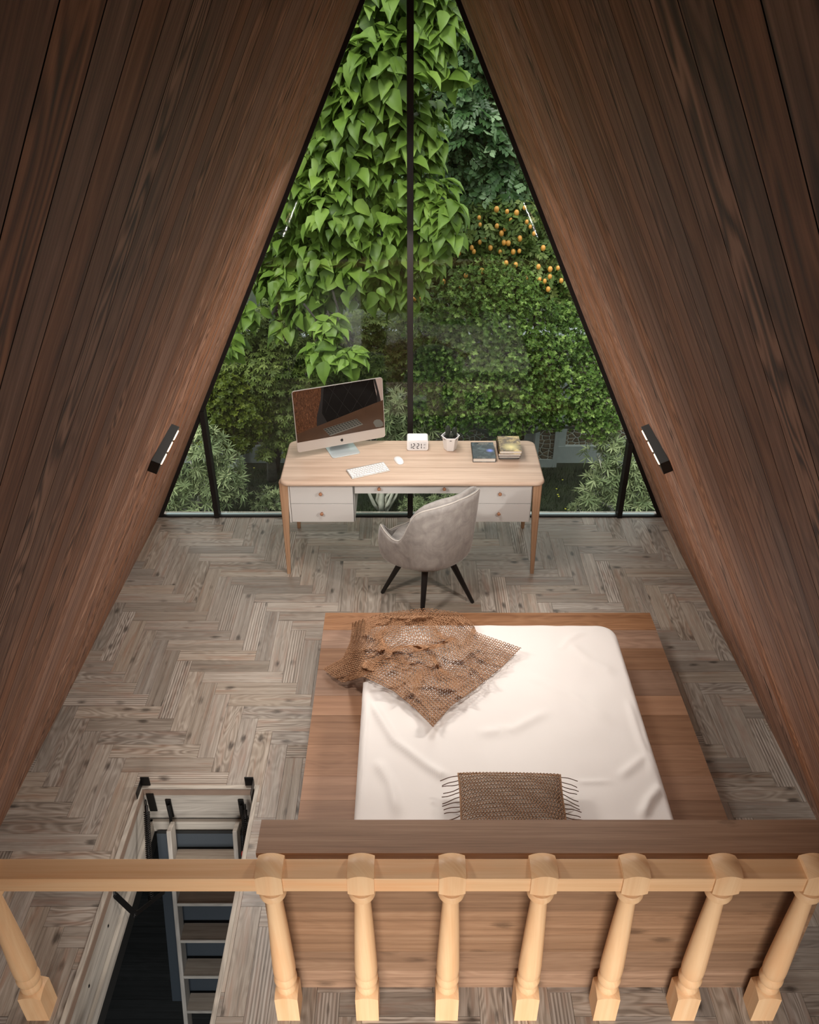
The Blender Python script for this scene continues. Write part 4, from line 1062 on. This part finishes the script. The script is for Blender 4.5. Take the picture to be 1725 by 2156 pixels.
M_barkw=plain('pale_bark',rgb(196,192,178),.85,var=.2,scale=16,bump=.4)
L_lime=leafmat('lime_heart_leaf',rgb(76,100,40),rgb(116,144,60),rgb(152,178,84),.4,.3)
L_dark=leafmat('deep_green_leaf',rgb(38,62,34),rgb(76,106,62),rgb(150,174,132),.32,.2)
L_cit=leafmat('citrus_leaf',rgb(60,84,34),rgb(98,118,58),rgb(150,158,92),.45,.25)
L_box=leafmat('fresh_green_leaf',rgb(48,74,28),rgb(98,128,56),rgb(164,188,104),.4,.3)
L_map=leafmat('olive_maple_leaf',rgb(68,84,38),rgb(112,128,62),rgb(152,164,92),.5,.3)
L_yel=leafmat('yellow_green_leaf',rgb(48,60,16),rgb(88,102,32),rgb(132,142,56),.5,.3)
L_ole=leafmat('grey_green_leaf',rgb(92,106,72),rgb(142,156,112),rgb(190,198,150),.45,.25)
def blobpx(L,Y0): return [ (lambda p,k:(p.x,p.y,p.z,k))(PY(x,y,Y0+dy), r*( (Y0+dy)*math.cos(PITCH)-(PY(x,y,Y0+dy).z-H)*math.sin(PITCH))/F) for x,y,r,dy in L]
# 1 big heart-leaved tree
bl=blobpx([(760,20,110,.3),(850,-40,100,0),(720,110,90,.2),(820,120,100,-.1),(930,40,60,-.1),(690,200,80,.3),(780,230,90,0),(860,260,80,.1),(660,300,80,.4),(740,330,90,.1),(830,370,90,.1),(640,400,80,.3),(720,430,80,0),(810,480,80,0),(920,470,52,-.2),(890,90,70,0),(620,490,66,.5),(690,540,74,.2),(780,570,70,0),(840,600,55,.2),(600,590,50,.4),(660,620,60,.3),(560,560,45,.6),(900,300,30,0),(905,420,55,-.1),(690,735,38,-.5),(735,750,28,-.6),(690,680,24,-.4),(525,650,34,.2),(480,720,26,.1),(600,680,26,.3),(945,440,30,-.3),(955,150,26,-.2),(900,540,30,-.1),(500,330,90,.5),(420,480,90,.6),(560,200,90,.6)],9.3)
th=thing('heart_leaved_tree','tall lime green tree with large heart-shaped leaves outside the window','tree',(-2.2,11.7,GZ))
scatter('foliage',bl,5000,one_leaf(.20,.14,fold=.16,droop=.22,kind='heart'),L_lime,.6,1.3,up=.75,out=.75,jit=.33,droop=1.1,back=.1,parent=th,seed=3,shell=(.35,1.0),cluster=14)
ps=branchset((-2.2,11.7,GZ),(-1.5,10.6,1.2),bl[:26:2],.10,3,.012); ps+=branchset((-1.5,10.6,1.0),(-.7,10.2,3.4),bl[0:6],.06,2,.010)
for a,b in(((640,640),(690,720)),((700,610),(740,740)),((690,660),(660,730)),((700,660),(745,720)),((690,655),(712,735))): ps.append((wig(PY(*a,9.1),PY(*b,8.8),5,.05),.014,.006))
twigs('branches',ps,M_bark,th)
# 2 deep green tree, upper right
bl=blobpx([(1010,-20,90,0),(940,60,80,.3),(1040,90,80,0),(980,170,90,.2),(1080,190,70,0),(930,230,80,.3),(1020,270,90,0),(1100,290,70,.1),(950,340,80,.3),(1050,370,80,0),(1120,400,60,0),(960,420,70,.5),(900,350,60,.4),(900,150,60,.5),(1150,460,60,.4),(1020,440,60,.3)],11.6)
th=thing('deep_green_tree','dark green tree with small oval leaves at the upper right of the window','tree',(2.2,12.9,GZ))
scatter('foliage',bl,3600,spray(7,.085,.05,.17),L_dark,.8,1.35,up=.5,out=.8,jit=.45,droop=.8,back=.2,parent=th,seed=5,shell=(.5,1.05),cluster=16)
twigs('branches',branchset((2.2,12.9,GZ),(1.4,12.4,2.2),bl,.13,4,.014),M_bark,th)
# 3 fruit tree
bl=blobpx([(1000,480,60,0),(1080,470,60,0),(1140,500,55,.2),(960,540,60,.2),(1040,540,65,0),(1110,560,70,.1),(1170,580,50,.1),(900,600,50,.2),(900,680,50,.1),(1000,600,60,.1),(1180,640,40,.0),(880,750,40,.1),(880,540,40,.3),(1080,440,40,.2)],11.2)
th=thing('fruit_tree','loose green tree dotted with small orange fruit behind the bright bush','fruit tree',(1.5,11.5,GZ))
scatter('foliage',bl,3200,spray(5,.085,.042,.12),L_cit,.7,1.2,up=.45,out=.8,jit=.55,droop=.7,back=.15,parent=th,seed=8,shell=(.55,1.05),cluster=14)
twigs('branches',branchset((1.5,11.5,GZ),(1.3,11.3,-.2),bl,.10,3,.012),M_bark,th)
M_fruit=plain('orange_fruit',rgb(226,160,76),.4,var=.12)
FP=[(501,455),(567,273),(456,408),(518,486),(397,498),(736,342),(762,310),(880,383),(809,236),(855,180),(697,152),(918,140),(992,344),(963,290),(1065,458),(755,415),(790,418),(648,456),(876,482),(828,488),(725,488),(565,412),(383,430),(1028,606),(1182,616),(1118,684),(1208,716),(1104,784),(1077,720),(1036,706),(454,675),(253,632),(277,724),(192,640),(410,775),(100,856),(50,858),(58,965),(848,590),(772,576),(580,640),(1120,625),(936,252),(600,386),(700,284),(560,218),(930,698),(1160,470),(780,170)]
fm=None
for (a,b) in FP:
    x=860+a*460/1725; y=400+b*460/1725; Y=10.78 if b<560 else 10.5
    if a<300: Y=10.85
    p=PY(x,y,Y)
    if fm is None:
        mb=MB(); mb.lathe([(.002,-.045),(.018,-.042),(.032,-.028),(.038,-.004),(.035,.018),(.022,.036),(.006,.042),(.001,.042)],12,rnd=.5); fm=mb.build('fruit',M_fruit,th,smooth=True); o=fm
    else: o=fm.copy(); COL.objects.link(o)
    o.parent=th; o.matrix_parent_inverse=Matrix.Translation((-th.location.x,-th.location.y,-th.location.z)); o.location=p
    k=.55+.3*random.random(); o.scale=(k,k,k*1.08)
# 4 bright green bush tree, right
bl=blobpx([(1010,600,55,.2),(1080,620,55,.1),(960,660,60,0),(1040,680,65,-.1),(1120,680,60,.1),(910,700,50,.1),(980,740,70,-.1),(1060,760,70,-.1),(1150,750,60,0),(1200,720,45,.2),(920,790,60,0),(1000,820,65,-.2),(1090,830,70,-.1),(1180,820,60,0),(1240,790,50,.1),(900,850,45,.1),(960,870,45,0),(1060,880,45,-.1),(1230,860,45,-.1),(1275,850,40,.0),(1265,890,34,-.2),(1160,880,26,0),(1240,720,36,.3),(1195,665,30,.3),(1320,760,60,.3),(1380,840,60,.2)],10.4)
th=thing('bright_green_tree','bushy tree with tiny fresh green leaves filling the right window','tree',(1.2,10.9,GZ))
scatter('foliage',bl,9500,rosette(7,.046,.021,42,stem=.03,seed=4),L_box,.75,1.25,up=.45,out=.9,jit=.35,axis='ros',back=.15,parent=th,seed=12,shell=(.5,1.15),cluster=13)
twigs('branches',branchset((1.3,11.0,GZ),(1.1,10.8,-1.2),bl,.09,4,.012),M_barkg,th)
# 5 olive maple trees, left and centre-left
M5=[(520,690,50,0),(580,660,40,.3),(620,710,55,0),(500,760,50,0),(570,770,60,-.1),(640,790,55,0),(700,700,45,.3),(470,800,40,.2),(540,830,50,0),(610,850,50,.1),(590,900,40,.1),(620,945,26,.1),(560,950,18,0),(440,860,30,.3),(660,660,36,.3),(560,720,40,.2),(690,850,35,.1),(400,700,60,.2),(340,780,60,.2),(300,860,50,.1)]
bl=blobpx(M5,10.9)
th=thing('olive_maple_tree','olive green maple-like tree with a grey forked trunk left of the desk','tree',(-2.167,11.39,GZ))
scatter('foliage',bl,8200,maple(.075),L_map,.7,1.25,up=1.1,out=.5,jit=.35,droop=.5,back=.15,parent=th,seed=15,shell=(.55,1.05),cluster=20)
ps=[([PZ(573,1011,GZ),PY(572,980,11.3),PY(566,940,11.2)],.085,.06),(wig(PY(566,940,11.2),PY(582,880,11.1),4,.04),.05,.03),(wig(PY(567,942,11.2),PY(548,905,11.1),4,.04),.035,.02)]+branchset(PY(580,890,11.1),PY(590,780,11),bl,.04,3,.01)
twigs('trunk',ps,M_barkg,th)
M6=[(760,690,42,0),(820,680,45,.1),(740,760,45,.1),(800,760,50,0),(850,740,40,.1),(760,830,45,0),(820,820,45,.1),(700,800,40,.2),(850,800,35,.2),(720,720,36,.2),(690,760,34,.3)]
bl=blobpx(M6,11.2)
th=thing('maple_bush','olive green maple-like bush behind the computer screen','bush',(-.6,11.5,GZ))
scatter('foliage',bl,3800,maple(.072),L_map,.7,1.25,up=1.1,out=.5,jit=.35,droop=.5,back=.15,parent=th,seed=17,shell=(.55,1.05),cluster=20)
twigs('branches',branchset((-.6,11.5,GZ),(-.5,11.4,-1.4),bl,.05,3,.01),M_barkg,th)
# 6 yellow-green dark bush, far left
bl=blobpx([(480,820,45,0),(460,870,40,0),(520,860,40,0),(450,920,30,.1),(500,920,32,.1),(540,890,32,.1),(430,880,24,.2),(550,850,26,.1)],10.6)
th=thing('yellow_green_bush','shaded yellow-green bush behind the left end of the window','bush',(-2.9,10.8,GZ))
scatter('foliage',bl,2400,rosette(6,.06,.032,30,stem=.02,seed=9),L_yel,.75,1.2,up=.4,out=.9,jit=.4,axis='ros',back=.15,parent=th,seed=21,shell=(.6,1.05),cluster=16)
twigs('branches',branchset((-2.9,10.8,GZ),(-2.8,10.8,-1.8),bl,.04,3,.009),M_bark,th)
# 7 oleander style bushes
def oleander(name,label,px,Y,base,n,seed,cat='bush',barkpath=None,size=1.0,mat=None):
    bl=blobpx(px,Y); th=thing(name,label,cat,tuple(base))
    scatter('foliage',bl,n,rosette(10,.15*size,.02*size,34,stem=.07*size,seed=seed,jit=.35),mat or L_ole,.75,1.2,up=.45,out=1.0,jit=.35,axis='ros',back=.2,parent=th,seed=seed,shell=(.45,1.0))
    ps=[]
    for k in range(3):
        b0=Vector(base)+Vector((random.uniform(-.08,.08),random.uniform(-.05,.05),0))
        for b in bl[k::3]:
            c=Vector(b[:3]); ps.append((wig(b0,c,6,.05),.022*size,.009*size))
            for q in range(3): ps.append((wig(c,c+Vector((random.uniform(-1,1),random.uniform(-1,.3),random.uniform(-.3,1))).normalized()*b[3]*.9,3,.1),.008*size,.004*size))
    if barkpath: ps+=barkpath
    twigs('stems',ps,M_barkw,th,label='pale bare stems'); return th
oleander('oleander_bush','grey-green narrow-leaved bush at the left foot of the window',[(440,940,40,0),(400,970,42,0),(480,990,40,0),(380,1020,36,0),(440,1020,38,0),(500,1025,26,0),(355,1060,30,0),(420,1050,32,0),(470,1045,24,0)],10.1,PZ(428,1078,GZ),290,31)
oleander('oleander_bush','grey-green narrow-leaved bush at the right foot of the window',[(1290,935,30,.1),(1260,965,30,0),(1320,970,36,0),(1270,1005,34,0),(1340,1010,34,0),(1245,1040,24,0),(1300,1045,32,0),(1350,1045,26,0),(1365,1000,24,0),(1280,905,18,.2)],10.1,PZ(1300,1085,GZ),300,32)
bp=[([PZ(803,1078,GZ),PY(803,1060,10.35),PY(805,1030,10.4),PY(812,980,10.45)],.045,.03),([PZ(800,1076,GZ),PY(788,1062,10.35),PY(778,1040,10.3),PY(766,1010,10.3)],.03,.02),([PZ(806,1076,GZ),PY(818,1060,10.35),PY(828,1035,10.4),PY(840,1000,10.4)],.03,.02)]
oleander('oleander_tree','grey-green narrow-leaved small tree with forked white trunk behind the desk','x' and [(845,850,36,0),(880,870,32,0),(820,880,36,0),(860,910,36,0),(895,900,22,0),(830,925,26,0),(780,920,26,0)],10.5,PZ(803,1078,GZ),190,33,'tree',bp)
for k,(px,py,r,lab) in enumerate(((566,1048,26,'small grey-green shrub just left of the desk legs'),(873,1058,22,'small grey-green shrub seen under the desk by the centre mullion'),(938,1050,28,'small twiggy shrub seen under the desk behind the chair'),(1235,1062,26,'low grey-green shrub in front of the right window bush'))):
    b=PZ(px,py+26,GZ); bb=[(px,py,r,0),(px-r*.6,py+8,r*.7,0),(px+r*.6,py+8,r*.7,0)]
    oleander('low_shrub',lab,bb,b.y,b,75,40+k,'shrub',size=.6)
# grass and flowers
def grass():
    n=16000; rs=np.random.RandomState(5); P=np.stack([rs.uniform(-4,4,n),rs.uniform(9.6,11.75,n),np.full(n,GZ)],1); a=rs.uniform(0,2*PI,n); h=rs.uniform(.03,.09,n); w=.004
    dx=np.stack([np.cos(a),np.sin(a),0*a],1); ln=np.stack([rs.normal(0,.02,n),rs.normal(0,.02,n),h],1)
    V=np.stack([P-dx*w,P+dx*w,P+ln+dx*w*.2,P+ln-dx*w*.2],1).reshape(-1,3); Fq=np.arange(n*4).reshape(n,4)
    o=npmesh('grass',V,Fq,leafmat('grass_blade',rgb(20,28,10),rgb(32,44,15),rgb(52,64,28),.7,.2),rs.rand(n)); tag(o,'short dark lawn grass outside the window','grass',kind='stuff')
grass()
My=plain('yellow_petal',rgb(220,214,70),.6); fm=None
for i,(x,y) in enumerate(((1172,1029),(1175,1041),(1177,1045),(1191,1071),(1198,1074),(1344,1056),(1349,1060),(945,1048),(907,1068),(520,1042),(1185,1010),(535,985))):
    p=PZ(x,y,GZ+.05)
    mb=MB(); mb.M=Matrix.Translation((p.x,p.y,GZ+.05)); r=.018
    V=[(0,0,.004)]+[(r*math.cos(k*PI/5)*(1 if k%2==0 else .55),r*math.sin(k*PI/5)*(1 if k%2==0 else .55),0) for k in range(10)]
    th=thing('lawn_flower','tiny yellow flower growing in the dark lawn','flower',(p.x,p.y,GZ),'yellow flowers in the lawn')
    mb.add(V,[(0,k,k%10+1) for k in range(1,11)],None,.5); mb.build('petals',My,th)
    mb=MB(); mb.tube([(p.x,p.y,GZ),(p.x,p.y,GZ+.05)],.002,5,rnd=.5); mb.build('stalk',L_map,th)
# =============================================================== light
w=bpy.data.worlds.new('world'); sc.world=w; w.use_nodes=True; nt=w.node_tree; nt.nodes.clear()
out=nt.nodes.new('ShaderNodeOutputWorld'); bg=nt.nodes.new('ShaderNodeBackground'); tc=nt.nodes.new('ShaderNodeTexCoord'); sp=nt.nodes.new('ShaderNodeSeparateXYZ'); cr=nt.nodes.new('ShaderNodeValToRGB')
nt.links.new(tc.outputs['Generated'],sp.inputs[0]); nt.links.new(sp.outputs[2],cr.inputs[0]); nt.links.new(cr.outputs[0],bg.inputs[0]); nt.links.new(bg.outputs[0],out.inputs[0])
e=cr.color_ramp.elements; e[0].position=.02; e[0].color=(.006,.009,.006,1); e[1].position=.75; e[1].color=(2.0,2.05,2.0,1); q=cr.color_ramp.elements.new(.2); q.color=(.35,.42,.45,1)
bg.inputs[1].default_value=1.25
def area(name,loc,rot,sx,sy,power,col,spread=180):
    l=bpy.data.lights.new(name,'AREA'); l.shape='RECTANGLE'; l.size=sx; l.size_y=sy; l.energy=power; l.color=col; l.spread=math.radians(spread)
    o=bpy.data.objects.new(name,l); COL.objects.link(o); o.location=loc; o.rotation_euler=rot; return o
LW=(1,.955,.91)
area('unseen_overhead_light',(-.1,4.5,2.85),(0,0,0),.3,.6,11,LW)  # unseen overhead source, placed by the direction of the shadows
area('unseen_overhead_light',(-.1,3.9,2.35),(0,0,0),.35,.6,11,LW)  # added lower overhead light, softens the brightness gradient on the walls
area('desk_daylight_fill',(-.1,5.3,2.25),(0,0,0),.6,.25,12,LW)  # added light above the desk, stands in for daylight near the glass
area('rear_fill_light',(.15,-1.3,1.25),(math.radians(64),0,0),2.3,.5,32,LW,68)  # added light behind the camera; the rear gable there is closed
area('lower_room_fill',(-.9,.9,-.45),(math.radians(35),0,math.radians(5)),.8,.4,16,(.95,.97,1))  # added fill below the floor, brightens the ladder in the hatch
for s_ in(-1,1):
    n=Vector((-s_*.898,0,-.439)); q=Vector((s_*1.152,3.47,1.80))+n*.055
    area('wall_lamp_light',q,n.to_track_quat('-Z','Y').to_euler(),.03,.34,21,(1,.93,.86))
s=bpy.data.lights.new('sun','SUN'); s.energy=1.9; s.angle=math.radians(14); s.color=(1,.97,.9); so=bpy.data.objects.new('sun',s); COL.objects.link(so)
so.rotation_euler=(math.radians(38),0,math.radians(-25))
vs=sc.view_settings; vs.view_transform='Standard'; vs.look='None'; vs.gamma=1; vs.exposure=0.0; vs.use_curve_mapping=False
